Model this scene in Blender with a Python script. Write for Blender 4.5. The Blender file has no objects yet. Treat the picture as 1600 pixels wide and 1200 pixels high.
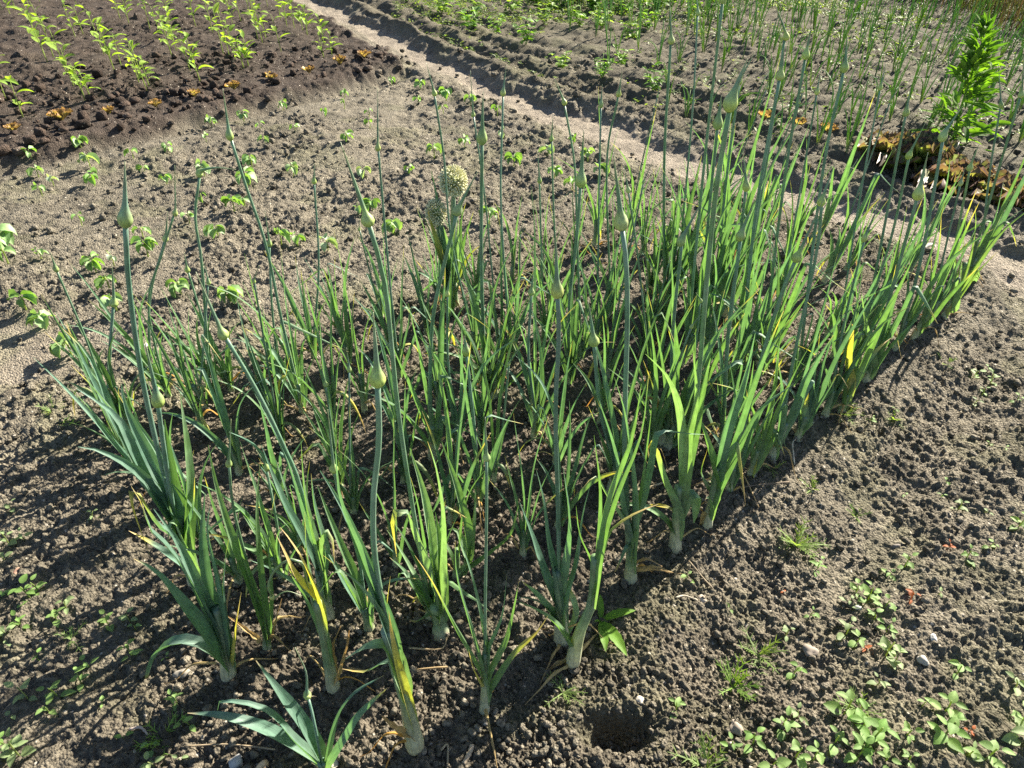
import bpy, math, random
import numpy as np
from mathutils import Vector
R = random.Random(11)
sc = bpy.context.scene
COL = sc.collection
PI = math.pi

# ------------------------------------------------------------------ camera
H = 1.45; P = math.radians(38); F = 1109.0
def ray(px, py):
    a = (px-800)/F; b = (600-py)/F
    return (a, math.cos(P)+b*math.sin(P), -math.sin(P)+b*math.cos(P))
def at(px, py, z=0.0):                     # where a sight line meets the ground
    d = ray(px, py); t = (z-H)/d[2]
    return d[0]*t, d[1]*t
def on_plane(px, py, Y):                   # where it meets the upright plane y = Y
    d = ray(px, py); t = Y/d[1]
    return Vector((d[0]*t, Y, H+d[2]*t))
cam = bpy.data.cameras.new('camera'); co = bpy.data.objects.new('camera', cam); COL.objects.link(co)
cam.sensor_width = 36; cam.lens = F/1600*36; cam.clip_start = .02; cam.clip_end = 500
co.location = (0, 0, H); co.rotation_euler = (PI/2-P, 0, 0); sc.camera = co

# ------------------------------------------------------------------ light
AZ = math.radians(46); EL = math.radians(31)
sd = Vector((math.sin(AZ)*math.cos(EL), math.cos(AZ)*math.cos(EL), math.sin(EL)))
sl = bpy.data.lights.new('sun', 'SUN'); sl.energy = 5.0; sl.angle = math.radians(.5); sl.color = (1, .92, .77)
so = bpy.data.objects.new('sun', sl); COL.objects.link(so); so.rotation_euler = sd.to_track_quat('Z', 'Y').to_euler()
W = bpy.data.worlds.new('World'); sc.world = W; W.use_nodes = True
wn = W.node_tree.nodes; sky = wn.new('ShaderNodeTexSky'); sky.sky_type = 'NISHITA'; sky.sun_disc = False
sky.sun_elevation = EL; sky.sun_rotation = AZ
W.node_tree.links.new(sky.outputs[0], wn['Background'].inputs[0]); wn['Background'].inputs[1].default_value = .05
sc.view_settings.view_transform = 'Standard'; sc.view_settings.look = 'None'
sc.view_settings.exposure = 2.05; sc.view_settings.gamma = 1
sc.cycles.max_bounces = 8; sc.cycles.transmission_bounces = 4; sc.cycles.transparent_max_bounces = 4
sc.cycles.use_denoising = False

# ------------------------------------------------------------------ noise
def hsh(ix, iy, s):
    h = (ix.astype(np.int64)*374761393 + iy.astype(np.int64)*668265263 + s*974634777) & 0xffffffff
    h = ((h ^ (h >> 13))*1274126177) & 0xffffffff
    h = ((h ^ (h >> 16))*2246822519) & 0xffffffff
    return ((h ^ (h >> 15)) & 0xffffff)/float(0x1000000)
def vn(x, y, s):
    ix = np.floor(x); iy = np.floor(y); fx = x-ix; fy = y-iy
    fx = fx*fx*fx*(fx*(fx*6-15)+10); fy = fy*fy*fy*(fy*(fy*6-15)+10)
    a = hsh(ix, iy, s); b = hsh(ix+1, iy, s); c = hsh(ix, iy+1, s); d = hsh(ix+1, iy+1, s)
    return (a+(b-a)*fx)*(1-fy)+(c+(d-c)*fx)*fy
def fbm(x, y, s, o=4):
    r = 0; a = .5
    for k in range(o):
        r = r+a*vn(x*2**k+k*17.3, y*2**k-k*9.1, s+k); a *= .5
    return r
def sst(a, b, x):
    t = np.clip((x-a)/(b-a), 0, 1); return t*t*(3-2*t)
def clods(x, y, cell, pres, r0, r1, s, flat=1.0):
    gx = x/cell; gy = y/cell; ix = np.floor(gx); iy = np.floor(gy)
    out = np.zeros_like(x)
    for dx in (-1, 0, 1):
        for dy in (-1, 0, 1):
            cx = ix+dx; cy = iy+dy
            jx = cx+hsh(cx, cy, s); jy = cy+hsh(cx, cy, s+1)
            rr = (r0+(r1-r0)*hsh(cx, cy, s+2)**2)*(hsh(cx, cy, s+3) < pres)
            an = hsh(cx, cy, s+4)*6.283; el = .65+.5*hsh(cx, cy, s+5)
            ux = gx-jx; uy = gy-jy
            vx = ux*np.cos(an)+uy*np.sin(an); vy = (-ux*np.sin(an)+uy*np.cos(an))*el
            d2 = vx*vx+vy*vy
            hh = np.clip(rr-np.sqrt(d2), 0, None)*.55+np.minimum(np.sqrt(np.clip(rr*rr-d2, 0, None)), rr*.7)*.55
            out = np.maximum(out, hh)
    return out*cell*flat

PATH = [at(*p) for p in ((430, -25), (530, 20), (650, 82), (760, 135), (880, 180), (1010, 222), (1200, 290), (1400, 345), (1600, 415))]
pxs = np.array([p[0] for p in PATH]); pys = np.array([p[1] for p in PATH])
def path_d(x, y):                          # signed distance: + beyond the path (back bed)
    yp = np.interp(x, pxs, pys)
    yp = np.where(x < pxs[0], pys[0]+(pxs[0]-x)*1.25, yp); yp = np.where(x > pxs[-1], pys[-1]-(x-pxs[-1])*.75, yp)
    return (y-yp)*.66
LA = at(0, 262); LB = at(600, 122)
lx, ly = LB[0]-LA[0], LB[1]-LA[1]; ll = math.hypot(lx, ly); lx /= ll; ly /= ll
def dark_d(x, y): return -(x-LA[0])*ly+(y-LA[1])*lx
O1 = (-.2, .676); D1 = (.737, .676); N1 = (-.676, .737)
def uv_bed(x, y): return (x-O1[0])*D1[0]+(y-O1[1])*D1[1], (x-O1[0])*N1[0]+(y-O1[1])*N1[1]
HOLE = at(965, 1142)
def zones(x, y):
    pd = path_d(x, y)+(fbm(x*2.2, y*2.2, 5)-.5)*.22+(fbm(x*9, y*9, 6, 3)-.5)*.16
    path = sst(-.24, -.12, pd)*(1-sst(.09, .2, pd))*(.75+.5*(fbm(x*4, y*4, 14, 3)-.3))
    path = np.clip(path, 0, 1)
    dd = dark_d(x, y)+(fbm(x*3, y*3, 8)-.5)*.3
    dark = sst(-.03, .12, dd)*(1-sst(-.42, -.30, pd))
    back = sst(.2, .3, pd)
    u, v = uv_bed(x, y)
    left = sst(.15, .5, v-1.45+.35*(fbm(x*3, y*3, 31)-.5))*(1-sst(-.05, .25, u))*(1-sst(2.1, 2.4, y))
    return pd, path, dark, back, left
def low_z(x, y):
    pd, path, dark, back, left = zones(x, y)
    z = -.05*path+.03*np.exp(-((pd-.28)/.08)**2)+.02*np.exp(-((pd+.36)/.08)**2)
    z = z+dark*(.05+.05*(fbm(x*2.6, y*2.6, 3, 3)-.5))
    z = z-.05*np.exp(-((dark_d(x, y)+.02)/.09)**2)*(1-sst(-.4, -.3, pd))
    z = z+back*.030*(1-.45*sst(.7, 1.6, pd))*(.5+fbm(x*2, y*2, 19, 3))*np.sin(pd*2*PI/.36+3.5*fbm(x, y, 4))
    z = z-.025*left
    z = z+.05*(fbm(x*1.7, y*1.7, 21)-.5)
    u, v = uv_bed(x, y)
    z = z-.05*np.exp(-((v+.32)/.16)**2)*sst(.2, .8, u)                      # hollow beside the right-hand row
    hx, hy = x-HOLE[0], y-HOLE[1]
    z = z-.10*np.exp(-((hx*hx/.0042)+(hy*hy/.0014))**1.5)
    return z
def gz(x, y): return float(low_z(np.array([x]), np.array([y]))[0])

# ------------------------------------------------------------------ materials
def mat(name):
    m = bpy.data.materials.new(name); m.use_nodes = True
    return m, m.node_tree.nodes, m.node_tree.links, m.node_tree.nodes['Principled BSDF']
def nd(n, t, **k):
    o = n.new(t)
    for a, b in k.items(): setattr(o, a, b)
    return o
def soil_mat(name, attr=True, base=(.2, .17, .13)):
    m, n, l, b = mat(name)
    tc = nd(n, 'ShaderNodeTexCoord'); geo = nd(n, 'ShaderNodeNewGeometry')
    n1 = nd(n, 'ShaderNodeTexNoise'); n1.inputs['Scale'].default_value = 9; n1.inputs['Detail'].default_value = 8; n1.inputs['Roughness'].default_value = .65
    n2 = nd(n, 'ShaderNodeTexNoise'); n2.inputs['Scale'].default_value = 130; n2.inputs['Detail'].default_value = 6; n2.inputs['Roughness'].default_value = .7
    vo = nd(n, 'ShaderNodeTexVoronoi'); vo.inputs['Scale'].default_value = 150
    for q in (n1, n2, vo): l.new(geo.outputs['Position'], q.inputs['Vector'])
    if attr:
        at_ = nd(n, 'ShaderNodeVertexColor'); at_.layer_name = 'Col'; src = at_.outputs['Color']
    else:
        rg = nd(n, 'ShaderNodeRGB'); rg.outputs[0].default_value = (*base, 1); src = rg.outputs[0]
    r1 = nd(n, 'ShaderNodeMapRange'); r1.inputs['From Min'].default_value = .3; r1.inputs['From Max'].default_value = .7; r1.inputs['To Min'].default_value = .62; r1.inputs['To Max'].default_value = 1.25
    l.new(n1.outputs['Fac'], r1.inputs['Value'])
    r2 = nd(n, 'ShaderNodeMapRange'); r2.inputs['From Min'].default_value = .3; r2.inputs['From Max'].default_value = .72; r2.inputs['To Min'].default_value = .5; r2.inputs['To Max'].default_value = 1.5
    l.new(n2.outputs['Fac'], r2.inputs['Value'])
    mu = nd(n, 'ShaderNodeMath', operation='MULTIPLY'); l.new(r1.outputs[0], mu.inputs[0]); l.new(r2.outputs[0], mu.inputs[1])
    vm = nd(n, 'ShaderNodeVectorMath', operation='SCALE'); l.new(src, vm.inputs[0]); l.new(mu.outputs[0], vm.inputs['Scale'])
    # pale grit among the crumbs
    gt = nd(n, 'ShaderNodeTexVoronoi'); gt.inputs['Scale'].default_value = 75; l.new(geo.outputs['Position'], gt.inputs['Vector'])
    sp = nd(n, 'ShaderNodeSeparateColor'); l.new(gt.outputs['Color'], sp.inputs[0])
    g1 = nd(n, 'ShaderNodeMath', operation='GREATER_THAN'); g1.inputs[1].default_value = .93; l.new(sp.outputs[0], g1.inputs[0])
    g2 = nd(n, 'ShaderNodeMath', operation='LESS_THAN'); g2.inputs[1].default_value = .26; l.new(gt.outputs['Distance'], g2.inputs[0])
    g3 = nd(n, 'ShaderNodeMath', operation='MULTIPLY'); l.new(g1.outputs[0], g3.inputs[0]); l.new(g2.outputs[0], g3.inputs[1])
    mx = nd(n, 'ShaderNodeMix', data_type='RGBA'); l.new(g3.outputs[0], mx.inputs[0]); l.new(vm.outputs[0], mx.inputs[6]); mx.inputs[7].default_value = (.42, .38, .32, 1)
    l.new(mx.outputs[2], b.inputs['Base Color'])
    b.inputs['Roughness'].default_value = .92; b.inputs['Specular IOR Level'].default_value = .15
    bp = nd(n, 'ShaderNodeBump'); bp.inputs['Strength'].default_value = 1.0; bp.inputs['Distance'].default_value = .009
    ad = nd(n, 'ShaderNodeMath', operation='SUBTRACT'); l.new(n2.outputs['Fac'], ad.inputs[0]); l.new(vo.outputs['Distance'], ad.inputs[1])
    l.new(ad.outputs[0], bp.inputs['Height']); l.new(bp.outputs[0], b.inputs['Normal'])
    return m
def leaf_mat(name, trans=.4, rough=.45, vein=1.0, spec=.4, tint=(1.5, 1.55, .55), bloom=0.):
    m, n, l, b = mat(name)
    c = nd(n, 'ShaderNodeVertexColor'); c.layer_name = 'Col'
    uv = nd(n, 'ShaderNodeUVMap'); uv.uv_map = 'UV'
    mp = nd(n, 'ShaderNodeMapping'); mp.inputs['Scale'].default_value = (16, 1.3, 1); l.new(uv.outputs[0], mp.inputs[0])
    nz = nd(n, 'ShaderNodeTexNoise'); nz.inputs['Scale'].default_value = 1.7; nz.inputs['Detail'].default_value = 4; l.new(mp.outputs[0], nz.inputs['Vector'])
    n3 = nd(n, 'ShaderNodeTexNoise'); n3.inputs['Scale'].default_value = 45; n3.inputs['Detail'].default_value = 4
    ge = nd(n, 'ShaderNodeNewGeometry'); l.new(ge.outputs['Position'], n3.inputs['Vector'])
    mr = nd(n, 'ShaderNodeMapRange'); mr.inputs['From Min'].default_value = .3; mr.inputs['From Max'].default_value = .7
    mr.inputs['To Min'].default_value = 1-.28*vein; mr.inputs['To Max'].default_value = 1+.28*vein; l.new(nz.outputs['Fac'], mr.inputs['Value'])
    m3 = nd(n, 'ShaderNodeMapRange'); m3.inputs['From Min'].default_value = .3; m3.inputs['From Max'].default_value = .7
    m3.inputs['To Min'].default_value = .8; m3.inputs['To Max'].default_value = 1.2; l.new(n3.outputs['Fac'], m3.inputs['Value'])
    mu = nd(n, 'ShaderNodeMath', operation='MULTIPLY'); l.new(mr.outputs[0], mu.inputs[0]); l.new(m3.outputs[0], mu.inputs[1])
    vs = nd(n, 'ShaderNodeVectorMath', operation='SCALE'); l.new(c.outputs['Color'], vs.inputs[0]); l.new(mu.outputs[0], vs.inputs['Scale'])
    if bloom > 0:
        nb = nd(n, 'ShaderNodeTexNoise'); nb.inputs['Scale'].default_value = 14; nb.inputs['Detail'].default_value = 5; l.new(ge.outputs['Position'], nb.inputs['Vector'])
        rb_ = nd(n, 'ShaderNodeMapRange'); rb_.inputs['From Min'].default_value = .4; rb_.inputs['From Max'].default_value = .75; rb_.inputs['To Max'].default_value = bloom; l.new(nb.outputs['Fac'], rb_.inputs['Value'])
        xb = nd(n, 'ShaderNodeMix', data_type='RGBA'); l.new(rb_.outputs[0], xb.inputs[0]); l.new(vs.outputs[0], xb.inputs[6]); xb.inputs[7].default_value = (.33, .41, .36, 1); l.new(xb.outputs[2], b.inputs['Base Color'])
    else: l.new(vs.outputs[0], b.inputs['Base Color'])
    b.inputs['Roughness'].default_value = rough; b.inputs['Specular IOR Level'].default_value = spec
    bp = nd(n, 'ShaderNodeBump'); bp.inputs['Strength'].default_value = .25; bp.inputs['Distance'].default_value = .002; l.new(nz.outputs['Fac'], bp.inputs['Height']); l.new(bp.outputs[0], b.inputs['Normal'])
    if trans > 0:
        tr = nd(n, 'ShaderNodeBsdfTranslucent'); tv = nd(n, 'ShaderNodeVectorMath', operation='MULTIPLY'); tv.inputs[1].default_value = tint
        l.new(vs.outputs[0], tv.inputs[0]); l.new(tv.outputs[0], tr.inputs[0])
        ms = nd(n, 'ShaderNodeMixShader'); ms.inputs[0].default_value = trans
        l.new(b.outputs[0], ms.inputs[1]); l.new(tr.outputs[0], ms.inputs[2]); l.new(ms.outputs[0], n['Material Output'].inputs[0])
    return m
M_soil = soil_mat('crumbly_soil'); M_clod = soil_mat('soil_lumps', True)
M_leaf = leaf_mat('leek_leaf', .32, .5, 1.0, .25, (1.4, 1.62, .56), .34)
M_stalk = leaf_mat('leek_stalk', .22, .38, 1.0, .6, (1.3, 1.4, .7), .4)
M_weed = leaf_mat('soft_leaf', .5, .55, .3, .3, (1.5, 1.5, .5))
M_let = leaf_mat('lettuce_leaf', .38, .5, .3, .35, (1.4, 1.45, .6))
M_tall = leaf_mat('narrow_leaf', .36, .75, .3, .12, (1.45, 1.7, .3))
M_bean = leaf_mat('bean_leaf', .3, .5, .4, .4, (1.5, 1.6, .45))
M_flo = leaf_mat('floret', .2, .7, .2, .2, (1.1, 1.1, .8))
M_dry = leaf_mat('dry_leaf', .25, .75, 1.0, .15, (1.2, 1.0, .7))
M_stone = leaf_mat('stone', 0, .8, .2, .3)

# ------------------------------------------------------------------ mesh builder
def lerp3(a, b, t): return tuple(a[i]+(b[i]-a[i])*t for i in range(3))
def mul3(a, s): return tuple(min(.95, x*s) for x in a)
def catmull(pts, n):
    pts = [Vector(p) for p in pts]
    if len(pts) == 2: return [pts[0].lerp(pts[1], i/n) for i in range(n+1)]
    P_ = [pts[0]*2-pts[1]]+pts+[pts[-1]*2-pts[-2]]
    L = [0]
    for i in range(1, len(pts)): L.append(L[-1]+max(1e-6, (pts[i]-pts[i-1]).length))
    out = []
    for k in range(n+1):
        s = L[-1]*k/n; i = 0
        while i < len(pts)-2 and s > L[i+1]: i += 1
        t = (s-L[i])/(L[i+1]-L[i]); p0, p1, p2, p3 = P_[i:i+4]
        out.append(.5*((2*p1)+(p2-p0)*t+(2*p0-5*p1+4*p2-p3)*t*t+(3*p1-p0-3*p2+p3)*t**3))
    return out
class MB:
    def __init__(s): s.v = []; s.f = []; s.c = []; s.u = []
    def add(s, p, c, uv=(0, 0)): s.v.append((p[0], p[1], p[2])); s.c.append((*c, 1)); s.u.append(uv); return len(s.v)-1
    def tube(s, pts, rad, cols, k=8, cap=True):
        n = len(pts); up = Vector((.3, .9, .2)); prev = None; base = len(s.v); ax = None
        for i in range(n):
            T = (pts[min(i+1, n-1)]-pts[max(i-1, 0)])
            T = T.normalized() if T.length > 1e-9 else Vector((0, 0, 1))
            if ax is None: ax = T.cross(up).normalized()
            else: ax = (ax-T*ax.dot(T)).normalized()
            B = T.cross(ax)
            for j in range(k):
                a = 2*PI*j/k; s.add(pts[i]+(ax*math.cos(a)+B*math.sin(a))*rad[i], cols[i], (j/k, i/n*4))
        for i in range(n-1):
            for j in range(k):
                a = base+i*k+j; b = base+i*k+(j+1) % k; s.f.append((a, b, b+k, a+k))
        if cap:
            s.f.append(tuple(base+(n-1)*k+j for j in range(k))); s.f.append(tuple(base+k-1-j for j in range(k)))
    def blade(s, pts, wid, side, fold, cols, cross=4):
        n = len(pts); base = len(s.v); m = cross+1
        for i in range(n):
            T = (pts[min(i+1, n-1)]-pts[max(i-1, 0)])
            T = T.normalized() if T.length > 1e-9 else Vector((0, 0, 1))
            B = side[i]-T*side[i].dot(T); B = B.normalized() if B.length > 1e-6 else T.orthogonal().normalized()
            N = B.cross(T); w = wid[i]*.5; cf, sf = math.cos(fold[i]), math.sin(fold[i])
            for j in range(m):
                q = 2*j/cross-1
                s.add(pts[i]+B*(q*w*cf)+N*(abs(q)**1.3*w*sf), cols[i] if j != cross//2 else mul3(cols[i], 1.12), (j/cross, i/n*4))
        for i in range(n-1):
            for j in range(cross):
                a = base+i*m+j; s.f.append((a, a+1, a+m+1, a+m))
    def build(s, name, material, parent=None, smooth=True):
        me = bpy.data.meshes.new(name); me.from_pydata(s.v, [], s.f)
        ca = me.color_attributes.new('Col', 'FLOAT_COLOR', 'POINT'); ca.data.foreach_set('color', np.array(s.c, dtype=np.float32).ravel())
        ul = me.uv_layers.new(name='UV'); li = np.empty(len(me.loops), dtype=np.int32); me.loops.foreach_get('vertex_index', li)
        ul.data.foreach_set('uv', np.array(s.u, dtype=np.float32)[li].ravel())
        if smooth: me.polygons.foreach_set('use_smooth', np.ones(len(me.polygons), dtype=bool))
        me.materials.append(material)
        o = bpy.data.objects.new(name, me); COL.objects.link(o)
        if parent: o.parent = parent
        return o
def empty(name, loc):
    o = bpy.data.objects.new(name, None); o.location = loc; o.empty_display_size = .05; COL.objects.link(o); return o
def tag(o, label=None, cat=None, group=None, kind=None):
    if label: o['label'] = label
    if cat: o['category'] = cat
    if group: o['group'] = group
    if kind: o['kind'] = kind
    return o
ORD = ['', 'first', 'second', 'third', 'fourth', 'fifth', 'sixth', 'seventh', 'eighth', 'ninth', 'tenth', 'eleventh', 'twelfth', 'thirteenth', 'fourteenth', 'fifteenth',
       'sixteenth', 'seventeenth', 'eighteenth', 'nineteenth', 'twentieth', 'twenty-first', 'twenty-second', 'twenty-third', 'twenty-fourth', 'twenty-fifth', 'twenty-sixth',
       'twenty-seventh', 'twenty-eighth', 'twenty-ninth', 'thirtieth', 'thirty-first', 'thirty-second', 'thirty-third', 'thirty-fourth', 'thirty-fifth']

# ------------------------------------------------------------------ ground
def build_ground():
    da = .0024
    th = list(np.arange(-.92, .92, da)); k = .006; t = .92; ext = []
    while t < PI-.02: ext.append(t); t += k; k *= 1.12
    th = [-e for e in reversed(ext)]+th+ext+[PI]
    th[0] = -PI if False else th[0]
    th = np.array(th); lr = np.arange(math.log(.22), math.log(14), .0026); r = np.exp(lr)
    r = np.concatenate([[.05], r, [16, 20, 30, 50, 90, 160]])
    Rr, T = np.meshgrid(r, th, indexing='ij'); x = (Rr*np.sin(T)).ravel(); y = (Rr*np.cos(T)).ravel(); rr = Rr.ravel()
    pd, path, dark, back, left = zones(x, y)
    z = low_z(x, y)
    wob = (fbm(x*40, y*40, 61, 4)-.5)*.034
    xx, yy = x+wob, y+(fbm(x*40, y*40, 71, 4)-.5)*.034
    crust = sst(.52, .68, fbm(x*2.3+5, y*2.3, 131, 3))
    smooth = np.clip(1-path*.72-left*.6-crust*.55, .1, 1)
    rough = (.1+1.75*fbm(x*2.6, y*2.6, 91, 4))*smooth*(1+.45*dark)
    fade = lambda c: 1-sst(c*.9, c*2.2, rr*.003*1.6)
    c1 = clods(xx, yy, .10, .26, .16, .45, 100)*(.35+.8*dark)
    c2 = clods(xx, yy, .037, .6, .2, .5, 200)
    c3 = clods(xx, yy, .0175, .7, .25, .62, 300)*fade(.0175)
    c4 = clods(xx+3.1, yy, .0095, .9, .3, .62, 400)*fade(.0095)
    c5 = clods(xx+7.7, yy+2.3, .015, .8, .25, .6, 500)*fade(.015)
    g = (.45+1.1*fbm(x*95, y*95, 611, 2)/.75); c1 = c1*g; c2 = c2*g; c3 = c3*(.3+.7*g)
    z = z+.010*np.abs(fbm(x*55, y*55, 711, 3)-.44)*rough*2-.004*sst(.5, .62, fbm(x*75, y*75, 811, 2))*smooth
    nearb = 1+.25*sst(2.2, 3.6, rr)
    z = z+rough*nearb*(c1*(.30+.05*dark)+c2*.45+c3*1.0)+(.40+.6*smooth)*(c4*1.3+c5*.85)
    z = z+rough*.016*(fbm(x*22, y*22, 41, 5)-.5)*2+.03*(fbm(x*6, y*6, 43, 3)-.5)*smooth
    far = sst(13, 16, rr); z = z*(1-far)
    c = np.empty((len(x), 4), dtype=np.float32); c[:, 3] = 1
    mixn = fbm(x*1.1, y*1.1, 55)
    base = np.array([.172, .152, .117]); pale = np.array([.28, .238, .19]); dk = np.array([.068, .053, .043]); bk = np.array([.122, .108, .078])
    col = base[None]*(.8+.4*mixn)[:, None]
    col = col*(1-back)[:, None]+bk[None]*back[:, None]
    col = col*(1-left*.5)[:, None]+pale[None]*(left*.5)[:, None]
    col = col*(1-dark)[:, None]+dk[None]*dark[:, None]
    col = col*(1-path)[:, None]+pale[None]*path[:, None]
    u, v = uv_bed(x, y)                       # darker soil colour between the leeks and at the near edge
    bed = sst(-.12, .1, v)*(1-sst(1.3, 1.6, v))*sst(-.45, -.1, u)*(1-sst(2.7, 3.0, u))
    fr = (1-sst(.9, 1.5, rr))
    dmix = np.clip(np.maximum(bed*.5, fr*.35)*(.5+fbm(x*3, y*3, 77)), 0, .6)
    col = col*(1-dmix)[:, None]+np.array([.10, .08, .06])[None]*dmix[:, None]
    mos = sst(.5, .66, fbm(x*5, y*5, 88))*(1-path)*(1-dark)*.22                # a green film of algae
    col = col*(1-mos)[:, None]+np.array([.15, .16, .075])[None]*mos[:, None]
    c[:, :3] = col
    nr, nt = len(r), len(th)
    i = np.arange(nr-1)[:, None]*nt+np.arange(nt)[None]; j = np.arange(nr-1)[:, None]*nt+((np.arange(nt)+1) % nt)[None]
    q = np.stack([i, i+nt, j+nt, j], -1).reshape(-1, 4)[:, ::-1]
    V = np.stack([x, y, z], -1).astype(np.float32)
    me = bpy.data.meshes.new('ground'); me.vertices.add(len(V)); me.vertices.foreach_set('co', V.ravel())
    me.loops.add(q.size); me.loops.foreach_set('vertex_index', q.astype(np.int32).ravel())
    me.polygons.add(len(q)); me.polygons.foreach_set('loop_start', np.arange(0, q.size, 4, dtype=np.int32))
    me.polygons.foreach_set('use_smooth', np.ones(len(q), dtype=bool))
    me.update(calc_edges=True); me.validate()
    ca = me.color_attributes.new('Col', 'FLOAT_COLOR', 'POINT'); ca.data.foreach_set('color', c.ravel())
    me.materials.append(M_soil)
    o = bpy.data.objects.new('ground', me); COL.objects.link(o); o['kind'] = 'structure'
build_ground()

def lump(seed, sub=1):
    """unit rock-like lump: verts, faces"""
    t = (1+5**.5)/2
    v = [(-1, t, 0), (1, t, 0), (-1, -t, 0), (1, -t, 0), (0, -1, t), (0, 1, t), (0, -1, -t), (0, 1, -t), (t, 0, -1), (t, 0, 1), (-t, 0, -1), (-t, 0, 1)]
    f = [(0, 11, 5), (0, 5, 1), (0, 1, 7), (0, 7, 10), (0, 10, 11), (1, 5, 9), (5, 11, 4), (11, 10, 2), (10, 7, 6), (7, 1, 8), (3, 9, 4), (3, 4, 2), (3, 2, 6), (3, 6, 8), (3, 8, 9), (4, 9, 5), (2, 4, 11), (6, 2, 10), (8, 6, 7), (9, 8, 1)]
    v = [Vector(p).normalized() for p in v]
    for _ in range(sub):
        cache = {}; nf = []
        def mid(a, b):
            k = (min(a, b), max(a, b))
            if k not in cache: v.append(((v[a]+v[b])*.5).normalized()); cache[k] = len(v)-1
            return cache[k]
        for a, b, c in f:
            x, y, z = mid(a, b), mid(b, c), mid(c, a); nf += [(a, x, z), (b, y, x), (c, z, y), (x, y, z)]
        f = nf
    rr = random.Random(seed); a, b, c = [rr.uniform(.75, 1.2) for _ in range(3)]
    ph = [rr.uniform(0, 6) for _ in range(6)]
    out = []
    for p in v:
        k = 1+.16*math.sin(3*p.x+ph[0])+.14*math.sin(4*p.y+ph[1])+.12*math.sin(5*p.z+ph[2])+rr.uniform(-.07, .07)
        out.append((p.x*k*a, p.y*k*b, p.z*k*c*.75))
    return np.array(out), np.array(f)
def build_clods():
    rr = np.random.RandomState(5)
    N = 26000
    r = np.exp(rr.uniform(math.log(.55), math.log(6.5), N)); th = rr.uniform(-.78, .78, N)
    x = r*np.sin(th); y = r*np.cos(th)
    pd, path, dark, back, left = zones(x, y)
    dens = fbm(x*2, y*2, 97, 3)
    keep = (rr.rand(N) < np.clip(.2+1.3*(dens-.25)+.3*dark, 0, 1)*(1-.9*path)*(1-.7*left))
    x, y, r, dark = x[keep], y[keep], r[keep], dark[keep]; n = len(x)
    s = (.0016+.0085*rr.rand(n)**3.2)*(1+.8*dark)*np.clip(.75+.25*r, .9, 2.0)
    fx = []
    for l in LEEKS:
        for q in range(16):
            a = rr.rand()*6.28; d = .008+.035*rr.rand()**1.3; fx.append((l[0].location.x+d*math.cos(a), l[0].location.y+d*math.sin(a), .003+.006*rr.rand()**2))
    fx = np.array(fx); x = np.concatenate([x, fx[:, 0]]); y = np.concatenate([y, fx[:, 1]]); s = np.concatenate([s, fx[:, 2]]); dark = np.concatenate([dark, np.zeros(len(fx))]); n = len(x)
    z = low_z(x, y)+s*.4+.006
    protos = [lump(i, 0) for i in range(5)]+[lump(9+i, 1) for i in range(3)]
    V = []; Fc = []; C = []; off = 0
    which = np.where(s > .006, rr.randint(5, 8, n), rr.randint(0, 5, n))
    tone = rr.uniform(.6, 1.35, n)
    for k in range(n):
        pv, pf = protos[which[k]]; a = rr.rand()*6.28; ca, sa = math.cos(a), math.sin(a)
        q = pv*s[k]; V.append(np.stack([q[:, 0]*ca-q[:, 1]*sa+x[k], q[:, 0]*sa+q[:, 1]*ca+y[k], q[:, 2]+z[k]], -1))
        Fc.append(pf+off); off += len(pv)
        cc = (np.array([.172, .152, .117])*(1-dark[k])+np.array([.078, .056, .044])*dark[k])*tone[k]
        C.append(np.tile(np.array([*cc, 1]), (len(pv), 1)))
    V = np.concatenate(V).astype(np.float32); Fc = np.concatenate(Fc).astype(np.int32); C = np.concatenate(C).astype(np.float32)
    me = bpy.data.meshes.new('soil_crumbs'); me.vertices.add(len(V)); me.vertices.foreach_set('co', V.ravel())
    me.loops.add(Fc.size); me.loops.foreach_set('vertex_index', Fc.ravel()); me.polygons.add(len(Fc)); me.polygons.foreach_set('loop_start', np.arange(0, Fc.size, 3, dtype=np.int32))
    me.polygons.foreach_set('use_smooth', np.ones(len(Fc), dtype=bool)); me.update(calc_edges=True)
    ca = me.color_attributes.new('Col', 'FLOAT_COLOR', 'POINT'); ca.data.foreach_set('color', C.ravel())
    me.materials.append(M_clod); o = bpy.data.objects.new('soil_crumbs', me); COL.objects.link(o)
    tag(o, 'loose crumbs and small clods of earth lying on the garden soil', 'soil crumbs', kind='stuff')

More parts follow.
